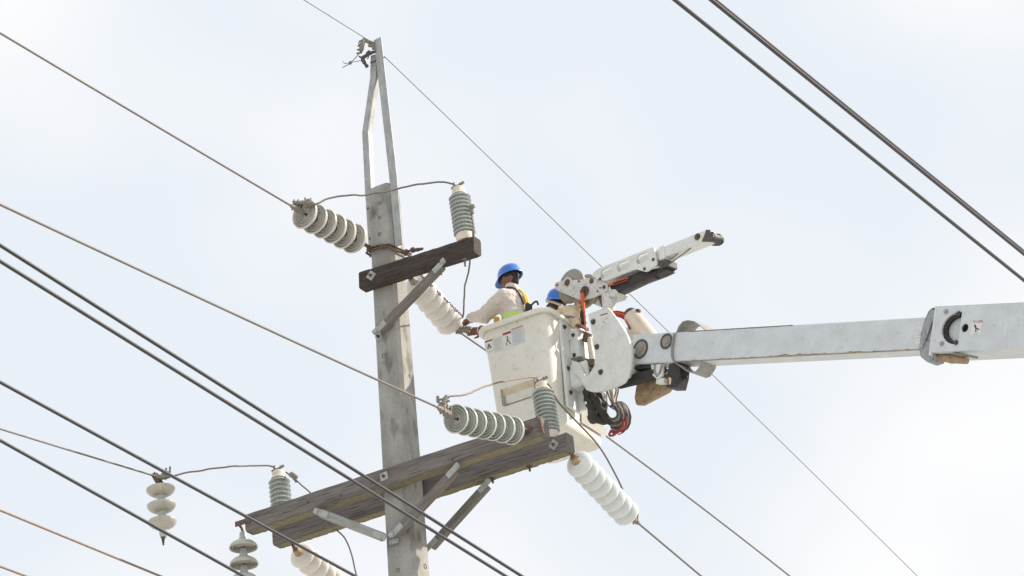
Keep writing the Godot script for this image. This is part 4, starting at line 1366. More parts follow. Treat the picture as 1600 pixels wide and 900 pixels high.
# ---------------------------------------------------------------- jib with winch
func build_jib() -> void:
	var bs := Basis(BOOM_U, BOOM_V, BOOM_S).orthonormalized()
	var t := thing("winch_jib", "chipped white jib arm with slotted sleeve and grey winch drum above the bucket", "jib", bp(-0.5, 0.4, 0.0), "", bs)
	# drum behind the side plate
	var d := MB.new()
	bturn(d, -1.095, 0.715, -0.02, [Vector2(0.0005, 0.0), Vector2(0.178, 0.0), Vector2(0.182, -0.006), Vector2(0.182, -0.03), Vector2(0.176, -0.034), Vector2(0.13, -0.036), Vector2(0.13, -0.20), Vector2(0.176, -0.203), Vector2(0.182, -0.21), Vector2(0.182, -0.23), Vector2(0.0005, -0.235)], 36)
	part("winch_drum", d, M.drum, t)
	var sp := MB.new()
	bplate(sp, [Vector2(-1.295, 0.735), Vector2(-1.27, 0.752), Vector2(-1.165, 0.765), Vector2(-1.145, 0.79), Vector2(-1.11, 0.80), Vector2(-1.075, 0.785), Vector2(-1.055, 0.76), Vector2(-0.93, 0.758), Vector2(-0.80, 0.768), Vector2(-0.66, 0.752), Vector2(-0.546, 0.712), Vector2(-0.505, 0.685), Vector2(-0.495, 0.65), Vector2(-0.515, 0.61), Vector2(-0.60, 0.585), Vector2(-0.70, 0.562), Vector2(-0.82, 0.548), Vector2(-0.90, 0.552), Vector2(-0.945, 0.565), Vector2(-1.08, 0.61), Vector2(-1.23, 0.66), Vector2(-1.285, 0.69)], 0.0, 0.022)
	var sp_o := part("side_plate", sp, M.chipped, t)
	var sp2 := MB.new()
	bplate(sp2, [Vector2(-1.20, 0.74), Vector2(-0.80, 0.76), Vector2(-0.52, 0.70), Vector2(-0.52, 0.61), Vector2(-0.88, 0.55), Vector2(-1.20, 0.66)], -0.29, -0.27)
	part("side_plate", sp2, M.chipped, t)
	for q in [[-1.104, 0.738, 0.036], [-1.25, 0.72, 0.012], [-0.545, 0.66, 0.02], [-0.745, 0.735, 0.028], [-0.93, 0.742, 0.010], [-0.63, 0.62, 0.010], [-0.60, 0.655, 0.008]]:
		var b := MB.new()
		bturn(b, q[0], q[1], 0.0225, [Vector2(q[2], -0.004), Vector2(q[2], 0.008), Vector2(q[2] * 0.7, 0.012), Vector2(0.0005, 0.012)], 14)
		part("pivot_pin", b, M.rust, sp_o)
	var pl := MB.new()
	bturn(pl, -0.815, 0.628, 0.022, [Vector2(0.055, -0.01), Vector2(0.055, 0.02), Vector2(0.046, 0.026), Vector2(0.030, 0.012), Vector2(0.016, 0.012), Vector2(0.014, 0.03), Vector2(0.0005, 0.032)], 20)
	part("sheave", pl, M.rust, t)
	var og := MB.new()
	og.tube(curve_points([bp(-0.815, 0.60, 0.055), bp(-0.80, 0.55, 0.06), bp(-0.775, 0.46, 0.05), bp(-0.755, 0.395, 0.04)], 5), [0.016, 0.02, 0.022, 0.022, 0.022, 0.022, 0.022, 0.021, 0.02, 0.019, 0.018, 0.016, 0.014, 0.012, 0.010, 0.008], 8)
	og.tube([bp(-0.755, 0.395, 0.04), bp(-0.73, 0.28, 0.03), bp(-0.70, 0.18, 0.02)], 0.008, 6)
	part("orange_strap", og, M.orange, t)
	# slotted sleeve
	var ax := Vector2(1.0, 0.245).normalized()
	var turn := ax.angle()
	var sl := MB.new()
	var outl := PackedVector2Array([Vector2(-0.735, 0.78), Vector2(-0.715, 0.82), Vector2(-0.655, 0.852), Vector2(0.085, 1.032), Vector2(0.105, 1.022), Vector2(0.18, 0.855), Vector2(0.165, 0.832), Vector2(0.06, 0.785), Vector2(0.03, 0.782), Vector2(-0.10, 0.815), Vector2(-0.15, 0.808), Vector2(-0.50, 0.722), Vector2(-0.56, 0.722)])
	var holes := [oval(Vector2(-0.53, 0.805), 0.175, 0.098, turn), oval(Vector2(-0.30, 0.861), 0.175, 0.098, turn), oval(Vector2(-0.04, 0.925), 0.175, 0.098, turn)]
	pierced(sl, outl, holes, Vector2(-0.53, 0.805), Vector2(-0.04, 0.925), 0.022, 0.042)
	pierced(sl, outl, holes, Vector2(-0.53, 0.805), Vector2(-0.04, 0.925), -0.16, -0.14)
	part("slotted_sleeve", sl, M.paint, t)
	var jx := Vector3(BOOM_U * ax.x + BOOM_V * ax.y).normalized()
	var jy := Vector3(BOOM_V * ax.x - BOOM_U * ax.y).normalized()
	var jb := Basis(jx, jy, BOOM_S)
	var inn := MB.new()
	var c0 := bp(-0.68, 0.765, -0.06)
	var c1 := bp(0.79, 1.124, -0.06)
	inn.box((c0 + c1) * 0.5, Vector3((c1 - c0).length(), 0.118, 0.13), 0.008, jb)
	part("extension_tube", inn, M.paint, t)
	for q in [[-0.60, 0.742], [0.02, 0.81], [0.125, 0.90]]:
		var b := MB.new()
		bturn(b, q[0], q[1], 0.0422, [Vector2(0.017, 0), Vector2(0.017, 0.008), Vector2(0.0005, 0.010)], 10)
		part("bolt_head", b, M.dark_steel, t)
	# ram, and a black bar painting the shaded underside of the sleeve
	var ch := MB.new()
	bplate(ch, [Vector2(-0.50, 0.67), Vector2(-0.44, 0.715), Vector2(-0.12, 0.80), Vector2(0.27, 0.835), Vector2(0.285, 0.80), Vector2(0.17, 0.765), Vector2(-0.07, 0.71), Vector2(-0.36, 0.62), Vector2(-0.43, 0.60)], -0.13, -0.01)
	part("underside_shade_bar", ch, M.black, t)
	var rm := MB.new()
	rm.tube([bp(-0.44, 0.62, -0.06), bp(0.10, 0.765, -0.06)], 0.04, 12)
	part("ram", rm, M.dark_steel, t)
	for k in 2:
		var hz := MB.new()
		hz.tube(curve_points([bp(-0.50, 0.69 - 0.02 * k, 0.01), bp(-0.42, 0.705 - 0.025 * k, 0.015), bp(-0.32, 0.73 - 0.03 * k, 0.012), bp(-0.24, 0.745 - 0.02 * k, 0.0)], 5), 0.0075, 6)
		part("hydraulic_hose", hz, M.orange if k == 0 else M.red, t)
	var co := MB.new()
	co.box(bp(0.20, 0.975, -0.06), Vector3(0.075, 0.145, 0.155), 0.006, jb)
	part("guide_collar", co, M.paint, t)
	var cf := MB.new()
	cf.box(bp(0.245, 0.855, -0.06), Vector3(0.11, 0.07, 0.15), 0.008, jb)
	cf.tube([bp(0.225, 0.85, 0.02), bp(0.225, 0.85, -0.14)], 0.026, 10)
	part("collar_roller", cf, M.dark_steel, t)
	# tip
	var tp := MB.new()
	var ck := [Vector2(0.735, 1.052), Vector2(0.83, 1.045), Vector2(0.87, 1.06), Vector2(0.89, 1.09), Vector2(0.88, 1.125), Vector2(0.84, 1.135), Vector2(0.83, 1.165), Vector2(0.775, 1.172), Vector2(0.755, 1.10)]
	bplate(tp, ck, 0.006, 0.018)
	var tp2 := MB.new()
	bplate(tp2, ck, -0.138, -0.126)
	part("tip_cheek", tp2, M.dark_steel, t)
	part("tip_cheek", tp, M.dark_steel, t)
	var tw := MB.new()
	tw.lathe([Vector2(0.0005, -0.06), Vector2(0.052, -0.06), Vector2(0.044, -0.01), Vector2(0.044, 0.01), Vector2(0.052, 0.06), Vector2(0.0005, 0.06)], 18, Transform3D(Basis(BOOM_U, BOOM_S, -BOOM_V), bp(0.835, 1.10, -0.06)))
	part("tip_sheave", tw, M.dark_steel, t)
	var tb := MB.new()
	bturn(tb, 0.66, 1.108, 0.006, [Vector2(0.034, 0), Vector2(0.034, 0.012), Vector2(0.018, 0.014), Vector2(0.018, 0.026), Vector2(0.0005, 0.028)], 14)
	part("tip_pin", tb, M.rust, t)
	var rp := MB.new()
	rp.tube(curve_points([bp(0.62, 1.055, -0.03), bp(0.55, 1.0, -0.02), bp(0.42, 0.92, -0.01), bp(0.29, 0.835, 0.0)], 5), 0.006, 5)
	rp.tube(curve_points([bp(0.40, 0.985, -0.03), bp(0.36, 0.94, -0.02), bp(0.30, 0.90, 0.0)], 5), 0.006, 5)
	part("rope", rp, M.wire, t)
	# post that carries the jib
	var po := MB.new()
	po.tube([bp(-0.50, 0.36, -0.06), bp(-0.525, 0.50, -0.06), bp(-0.535, 0.60, -0.06)], [0.07, 0.07, 0.085], 16)
	bplate(po, [Vector2(-0.62, 0.585), Vector2(-0.42, 0.56), Vector2(-0.36, 0.60), Vector2(-0.40, 0.635), Vector2(-0.60, 0.64)], -0.15, 0.0)
	part("post", po, M.chipped, t)
	var gm := MB.new()
	gm.tube([bp(-0.66, 0.585, -0.05), bp(-0.60, 0.54, -0.05), bp(-0.58, 0.48, -0.05)], [0.03, 0.045, 0.03], 9)
	part("slew_motor", gm, M.rust, t)
	# hook hanging from the drum
	var hk := thing("winch_hook", "black swivel hook hanging from the winch drum", "hook", bp(-0.93, 0.50, -0.05))
	var r1 := MB.new()
	r1.tube([bp(-0.945, 0.57, -0.06), bp(-0.925, 0.51, -0.06), bp(-0.905, 0.45, -0.06)], 0.008, 6)
	part("rope_end", r1, M.black, hk)
	var r2 := MB.new()
	r2.tube([bp(-0.905, 0.455, -0.06), bp(-0.885, 0.40, -0.06), bp(-0.87, 0.355, -0.06), bp(-0.855, 0.32, -0.06)], [0.02, 0.032, 0.024, 0.034], 8)
	part("swivel", r2, M.black, hk)
	var r3 := MB.new()
	r3.tube(curve_points([bp(-0.855, 0.32, -0.06), bp(-0.835, 0.275, -0.06), bp(-0.80, 0.25, -0.06), bp(-0.775, 0.265, -0.06)], 4), 0.014, 7)
	part("hook", r3, M.black, hk)


# ---------------------------------------------------------------- bucket
func build_bucket() -> void:
	# open glass-fibre tub: x 0.55..1.31, z -0.79..-1.87, y 14.6..15.8
	var t := thing("work_bucket", "white fibreglass lift bucket with a rolled rim and faded warning labels", "bucket", Vector3(0.93, 14.6, -1.33))
	var x0 := 0.54; var x1 := 1.325; var z0 := -0.77; var z1 := -1.87
	var ys := [14.60, 14.615, 14.66, 14.905, 15.085, 15.4, 15.76]
	var inset := [0.12, 0.075, 0.055, 0.043, 0.034, 0.018, 0.0]
	var px := [0.712, 1.098]       # sides of the step pocket on the front wall
	var ring := func(y: float, ins: float, off: float) -> Array:
		var a0 := x0 + ins * 1.15 + off; var a1 := x1 - ins * 0.65 - off
		var b0 := z0 - ins - off; var b1 := z1 + ins + off
		var r := 0.11 - off * 0.5
		var out := [Vector3(px[0], y, b0), Vector3(px[1], y, b0)]
		for c in [[a1 - r, b0 - r, PI * 0.5], [a1 - r, b1 + r, 0.0], [a0 + r, b1 + r, -PI * 0.5], [a0 + r, b0 - r, -PI]]:
			for k in 7:
				var an: float = c[2] - PI * 0.5 * k / 6.0
				out.append(Vector3(c[0] + cos(an) * r, y, c[1] + sin(an) * r))
		return out
	var mid := Vector3((x0 + x1) / 2, 0, (z0 + z1) / 2)
	var tub := MB.new()
	var rings := []
	for i in ys.size():
		rings.append(ring.call(ys[i], inset[i], 0.0))
	var cnt: int = rings[0].size()
	var nrm := func(i: int, k: int) -> Vector3:
		# smooth normal of the outside wall from its neighbours
		var a: Vector3 = rings[i][(k + 1) % cnt] - rings[i][(k + cnt - 1) % cnt]
		var b: Vector3 = rings[mini(i + 1, ys.size() - 1)][k] - rings[maxi(i - 1, 0)][k]
		var n := a.cross(b).normalized()
		var p: Vector3 = rings[i][k]
		return n if n.dot(Vector3(p.x - mid.x, 0, p.z - mid.z)) > 0 else -n
	for i in ys.size() - 1:
		for k in cnt:
			var k2: int = (k + 1) % cnt
			if k == 0 and i == 3:
				continue        # the step pocket
			tub.quads(rings[i][k], rings[i][k2], rings[i + 1][k2], rings[i + 1][k], nrm.call(i, k), nrm.call(i, k2), nrm.call(i + 1, k2), nrm.call(i + 1, k))
	for k in cnt:
		tub.flat(Vector3(mid.x, 14.60, mid.z), rings[0][k], rings[0][(k + 1) % cnt], DOWN)
	part("tub", tub, M.fibre, t)
	# inside liner and floor
	var li := MB.new()
	var r0: Array = ring.call(14.64, 0.075, 0.022)
	var r1: Array = ring.call(15.775, 0.0, 0.022)
	for k in cnt:
		var k2: int = (k + 1) % cnt
		var out: Vector3 = mid - r0[k]
		li.quad(r0[k], r0[k2], r1[k2], r1[k], Vector3(out.x, 0, out.z))
		li.flat(Vector3(mid.x, 14.64, mid.z), r0[k], r0[k2], Vector3.UP)
	part("liner", li, M.fibre, t)
	# rolled rim, swept as a fat lip with a skirt
	var rim := MB.new()
	var sect := [Vector2(-0.022, 15.775), Vector2(-0.018, 15.802), Vector2(0.0, 15.812), Vector2(0.028, 15.806), Vector2(0.046, 15.788), Vector2(0.046, 15.755), Vector2(0.036, 15.745), Vector2(0.002, 15.752)]
	var rr := []
	for s in sect:
		rr.append(ring.call(s.y, 0.0, -s.x))
	for i in sect.size() - 1:
		for k in cnt:
			var k2: int = (k + 1) % cnt
			var pa: Vector3 = rr[i][k]
			var mm: Vector2 = (sect[i] + sect[i + 1]) * 0.5 - Vector2(0.012, 15.778)
			var dir := Vector3(pa.x - mid.x, 0, pa.z - mid.z).normalized()
			rim.quad(rr[i][k], rr[i][k2], rr[i + 1][k2], rr[i + 1][k], dir * mm.x + Vector3.UP * mm.y)
	part("rim", rim, M.fibre, t)
	# step pocket: sloping panel that leans into the tub, tread below it
	var pk := MB.new()
	var A: Vector3 = rings[4][0]; var B: Vector3 = rings[4][1]; var C: Vector3 = rings[3][1]; var D: Vector3 = rings[3][0]
	var inn := Vector3(0, 0.004, -0.095)
	pk.quad(A, B, C + inn, D + inn, Vector3(0, -0.5, 1))
	pk.quad(C + inn, D + inn, D, C, Vector3.UP)
	pk.flat(A, D, D + inn, Vector3.RIGHT)
	pk.flat(B, C, C + inn, Vector3.LEFT)
	var pko := part("step_pocket", pk, M.step, t)
	var be := MB.new()
	be.tube([A + Vector3(0, 0, 0.002), D + Vector3(0.0, 0.02, 0.002), D + Vector3(0.02, -0.002, 0.004), C + Vector3(-0.02, -0.002, 0.004), C + Vector3(0, 0.02, 0.002), B + Vector3(0, 0, 0.002)], 0.006, 6)
	part("pocket_bead", be, M.grime, pko)
	# notices on the front wall
	var lab := [[0.582, 0.680, 15.53, 15.655, 5], [0.686, 0.785, 15.50, 15.655, 4], [0.795, 0.905, 15.485, 15.68, 3], [0.908, 1.045, 15.50, 15.69, 6]]
	for l in lab:
		var mb := MB.new()
		var zl := func(y: float) -> float:
			return lerpf(z0 - 0.018, z0, (y - 15.4) / 0.36) + 0.0025
		quad_uv(mb, Vector3(l[0], l[2], zl.call(l[2])), Vector3(l[1], l[2], zl.call(l[2])), Vector3(l[1], l[3], zl.call(l[3])), Vector3(l[0], l[3], zl.call(l[3])), Vector3.BACK)
		part("warning_label", mb, picture_label(l[4]), t)
	# bolted mounting plates on the side that faces the boom
	var mp := MB.new()
	mp.box(Vector3(1.332, 15.27, -1.13), Vector3(0.03, 0.98, 0.26), 0.008)
	mp.box(Vector3(1.385, 15.20, -1.235), Vector3(0.085, 0.80, 0.035), 0.006)
	var mo := part("mounting_plate", mp, M.paint, t)
	for y in [15.68, 15.22, 14.95]:
		var b := MB.new()
		b.lathe([Vector2(0.026, 0.0), Vector2(0.026, 0.006), Vector2(0.017, 0.008), Vector2(0.017, 0.022), Vector2(0.0005, 0.024)], 10, Transform3D(Basis(Vector3.UP, Vector3.RIGHT, Vector3.BACK), Vector3(1.347, y, -1.07)))
		part("bolt_head", b, M.dark_steel, mo)

	# turning bracket between bucket and boom
	var bs := Basis(BOOM_U, BOOM_V, BOOM_S).orthonormalized()
	var br := thing("bucket_bracket", "white C-shaped steel plate bracket joining bucket and boom tip", "bracket", bp(-0.4, -0.4, 0.1), "", bs)
	var cp := MB.new()
	bplate(cp, [Vector2(-0.610, 0.355), Vector2(-0.356, 0.419), Vector2(-0.305, 0.388), Vector2(-0.18, 0.285), Vector2(-0.066, 0.181), Vector2(0.0, 0.115), Vector2(0.049, 0.050), Vector2(0.085, -0.02), Vector2(0.105, -0.10), Vector2(0.122, -0.219), Vector2(0.106, -0.309), Vector2(0.073, -0.366), Vector2(0.02, -0.39), Vector2(-0.052, -0.414), Vector2(-0.190, -0.445), Vector2(-0.28, -0.455), Vector2(-0.371, -0.453), Vector2(-0.459, -0.431), Vector2(-0.520, -0.367), Vector2(-0.582, -0.299), Vector2(-0.64, -0.27), Vector2(-0.705, -0.250), Vector2(-0.745, -0.116), Vector2(-0.657, -0.136), Vector2(-0.588, -0.194), Vector2(-0.545, -0.255), Vector2(-0.50, -0.29), Vector2(-0.464, -0.290), Vector2(-0.396, -0.181), Vector2(-0.415, -0.075), Vector2(-0.476, 0.091)], 0.095, 0.12)
	var co := part("side_plate", cp, M.paint, br)
	for q in [[-0.512, 0.271], [-0.402, 0.009], [-0.288, -0.253]]:
		var b := MB.new()
		bturn(b, q[0], q[1], 0.1202, [Vector2(0.030, 0), Vector2(0.030, 0.006), Vector2(0.019, 0.008), Vector2(0.019, 0.024), Vector2(0.0005, 0.026)], 10)
		part("bolt_head", b, M.dark_steel, co)
	var lb := MB.new()
	quad_uv(lb, bp(-0.40, 0.195, 0.123), bp(-0.285, 0.205, 0.123), bp(-0.325, 0.365, 0.123), bp(-0.435, 0.345, 0.123), BOOM_S)
	part("warning_label", lb, picture_label(7), co)
	var bk := MB.new()
	bplate(bk, [Vector2(-0.42, 0.30), Vector2(-0.30, 0.34), Vector2(0.0, 0.10), Vector2(0.06, -0.15), Vector2(-0.10, -0.25), Vector2(-0.20, -0.10)], -0.27, -0.245)
	bbox(bk, -0.12, 0.03, -0.30, 0.0, -0.245, 0.095)
	part("far_plate", bk, M.paint, br)
	var bl := MB.new()
	bplate(bl, [Vector2(-0.98, 0.12), Vector2(-0.93, 0.205), Vector2(-0.82, 0.237), Vector2(-0.789, 0.182), Vector2(-0.70, -0.055), Vector2(-0.824, -0.075), Vector2(-0.965, -0.045)], -0.08, 0.06)
	var blo := part("pivot_block", bl, M.paint, br)
	for q in [[-0.845, 0.165], [-0.78, -0.045]]:
		var b := MB.new()
		bturn(b, q[0], q[1], 0.0602, [Vector2(0.022, 0), Vector2(0.022, 0.006), Vector2(0.013, 0.008), Vector2(0.013, 0.02), Vector2(0.0005, 0.021)], 10)
		part("bolt_head", b, M.dark_steel, blo)
	var seam := MB.new()
	seam.bar(bp(-0.89, 0.115, 0.0605), bp(-0.84, -0.07, 0.0605), BOOM_U, 0.008, 0.004, 0.001)
	part("joint_strip", seam, M.grime, blo)
	var rd := MB.new()
	rd.tube([bp(-0.695, 0.15, -0.02), bp(-0.57, -0.12, -0.02)], 0.028, 12)
	part("ram_rod", rd, M.cream_metal, br)
	var rb := MB.new()
	rb.tube([bp(-0.735, 0.19, -0.05), bp(-0.62, -0.09, -0.05)], 0.03, 10)
	bbox(rb, -0.75, -0.50, -0.16, -0.09, -0.10, 0.05)
	bbox(rb, -0.66, -0.44, -0.26, -0.19, -0.12, 0.03)
	rb.tube([bp(-0.72, 0.10, 0.01), bp(-0.70, 0.20, 0.02)], 0.03, 8)
	part("ram_cylinder", rb, M.rust, br)
	var arm := MB.new()
	arm.box(Vector3(1.45, 15.13, -1.18), Vector3(0.22, 0.26, 0.20), 0.02)
	part("stub_arm", arm, M.paint, br)
	# tapered fibreglass heel standing out of the tub's side
	var hl := MB.new()
	var h0 := [Vector3(1.31, 14.72, -1.32), Vector3(1.31, 14.72, -1.80), Vector3(1.31, 15.30, -1.62), Vector3(1.31, 15.30, -1.38)]
	var h1 := [Vector3(1.365, 14.80, -1.40), Vector3(1.365, 14.80, -1.72), Vector3(1.40, 15.25, -1.58), Vector3(1.40, 15.25, -1.42)]
	hl.quad(h1[0], h1[1], h1[2], h1[3], Vector3.RIGHT)
	for k in 4:
		var k2: int = (k + 1) % 4
		hl.quad(h0[k], h0[k2], h1[k2], h1[k], (h0[k] + h0[k2]) * 0.5 - Vector3(1.2, 15.0, -1.55))
	part("heel", hl, M.fibre, t)


# ---------------------------------------------------------------- people
func helmet(parent: Node3D, at: Vector3, fwd: Vector3, up: Vector3) -> void:
	var z := up.normalized()
	var f := (fwd - z * fwd.dot(z)).normalized()
	var l := z.cross(f)
	var xf := Transform3D(Basis(f, z, f.cross(z)), at)
	var mb := MB.new()
	mb.lathe([Vector2(0.136, -0.006), Vector2(0.137, 0.0), Vector2(0.128, 0.012), Vector2(0.125, 0.03), Vector2(0.119, 0.062), Vector2(0.103, 0.094), Vector2(0.075, 0.117), Vector2(0.04, 0.129), Vector2(0.0005, 0.132)], 32, xf, Vector2(1.10, 0.92))
	mb.lathe([Vector2(0.0005, 0.112), Vector2(0.07, 0.100), Vector2(0.105, 0.06), Vector2(0.116, 0.02), Vector2(0.120, 0.0), Vector2(0.136, -0.006)], 32, xf, Vector2(1.10, 0.92))
	# raised ridge along the crown
	var rp := []
	for k in 9:
		var a := lerpf(0.35, PI - 0.5, k / 8.0)
		rp.append(at + f * cos(a) * 0.136 + z * (sin(a) * 0.135))
	mb.tube(rp, 0.012, 6)
	var shell := part("helmet", mb, M.helmet, parent)
	# peak
	var pk := MB.new()
	var n := 12
	for k in n:
		var q := []
		for e in [[k, 0.0], [k + 1, 0.0], [k + 1, 1.0], [k, 1.0]]:
			var a := lerpf(-1.15, 1.15, float(e[0]) / n)
			var ex: float = e[1] * 0.055 * cos(a * 1.25)
			q.append(at + f * (cos(a) * (0.148 + ex)) + l * (sin(a) * (0.124 + ex * 0.4)) + z * (0.002 - e[1] * 0.016))
		pk.quad(q[0], q[1], q[2], q[3], z)
		pk.quad(q[0] - z * 0.005, q[1] - z * 0.005, q[2] - z * 0.005, q[3] - z * 0.005, -z)
		pk.quad(q[2], q[3], q[3] - z * 0.005, q[2] - z * 0.005, f)
	part("peak", pk, M.helmet, shell)
	var su := MB.new()
	su.lathe([Vector2(0.106, 0.012), Vector2(0.106, -0.03), Vector2(0.099, -0.032), Vector2(0.099, 0.012)], 26, xf, Vector2(1.05, 0.88))
	su.tube([at - f * 0.10 + z * 0.0, at - f * 0.108 - z * 0.045, at - f * 0.085 - z * 0.075], 0.016, 8)
	part("headband", su, M.black, shell)


func head(mb: MB, c: Vector3, f: Vector3, up: Vector3) -> void:
	var z := up.normalized()
	f = (f - z * f.dot(z)).normalized()
	var l := z.cross(f)
	var P := func(a: float, b: float, d: float) -> Vector3: return c + f * a + l * b + z * d
	var bones := [
		[P.call(-0.015, 0, 0.03), P.call(0.02, 0, 0.03), 0.082, 0.080],
		[P.call(-0.03, 0, 0.0), P.call(0.03, 0, -0.01), 0.073, 0.066],
		[P.call(0.03, 0, -0.03), P.call(0.05, 0, -0.085), 0.058, 0.036],
		[P.call(0.02, 0.03, -0.06), P.call(0.05, 0.012, -0.09), 0.034, 0.028], [P.call(0.02, -0.03, -0.06), P.call(0.05, -0.012, -0.09), 0.034, 0.028],
		[P.call(0.092, 0, 0.015), P.call(0.112, 0, -0.028), 0.010, 0.014],
		[P.call(0.088, 0.02, 0.026), P.call(0.088, -0.02, 0.026), 0.013, 0.013],
		[P.call(0.088, 0.016, -0.055), P.call(0.088, -0.016, -0.055), 0.011, 0.011],
		[P.call(-0.005, 0.078, 0.015), P.call(-0.012, 0.079, -0.025), 0.017, 0.012], [P.call(-0.005, -0.078, 0.015), P.call(-0.012, -0.079, -0.025), 0.017, 0.012],
		[P.call(-0.015, 0, -0.05), P.call(-0.03, 0, -0.15), 0.056, 0.062]]
	nets(mb, bones, 0.022, 0.0065)


# palm and five bent fingers; d is where the fingers point, pn the palm's facing
func hand(mb: MB, wrist: Vector3, d: Vector3, pn: Vector3, left: float, curl: float) -> void:
	d = d.normalized()
	pn = (pn - d * pn.dot(d)).normalized()
	var side := d.cross(pn) * left        # towards the thumb
	var bones := []
	for k in 4:
		var o := side * (0.030 - 0.02 * k)
		bones.append([wrist + o * 0.7 + d * 0.01, wrist + o + d * 0.085, 0.017, 0.0125])
	var lens := [0.068, 0.076, 0.070, 0.055]
	for k in 4:
		var p := wrist + side * (0.031 - 0.0205 * k) + d * 0.088
		var q := d
		for j in 3:
			q = q.rotated(side.normalized() * left, curl * (0.7 if j == 0 else 1.0) * left)
			if (q - d).dot(pn) < 0:
				q = q.bounce(pn) * 1.0
			var e: Vector3 = p + q.normalized() * lens[k] * [0.45, 0.32, 0.23][j]
			bones.append([p, e, 0.0098 - 0.0008 * j, 0.0090 - 0.0009 * j])
			p = e
	var th := wrist + side * 0.028 + d * 0.025
	var t1 := th + (side * 0.8 + d * 0.5 + pn * 0.3).normalized() * 0.042
	var t2 := t1 + (side * 0.2 + d * 0.9 + pn * 0.4).normalized() * 0.034
	bones.append([th, t1, 0.014, 0.011])
	bones.append([t1, t2, 0.011, 0.0088])
	nets(mb, bones, 0.008, 0.0042)


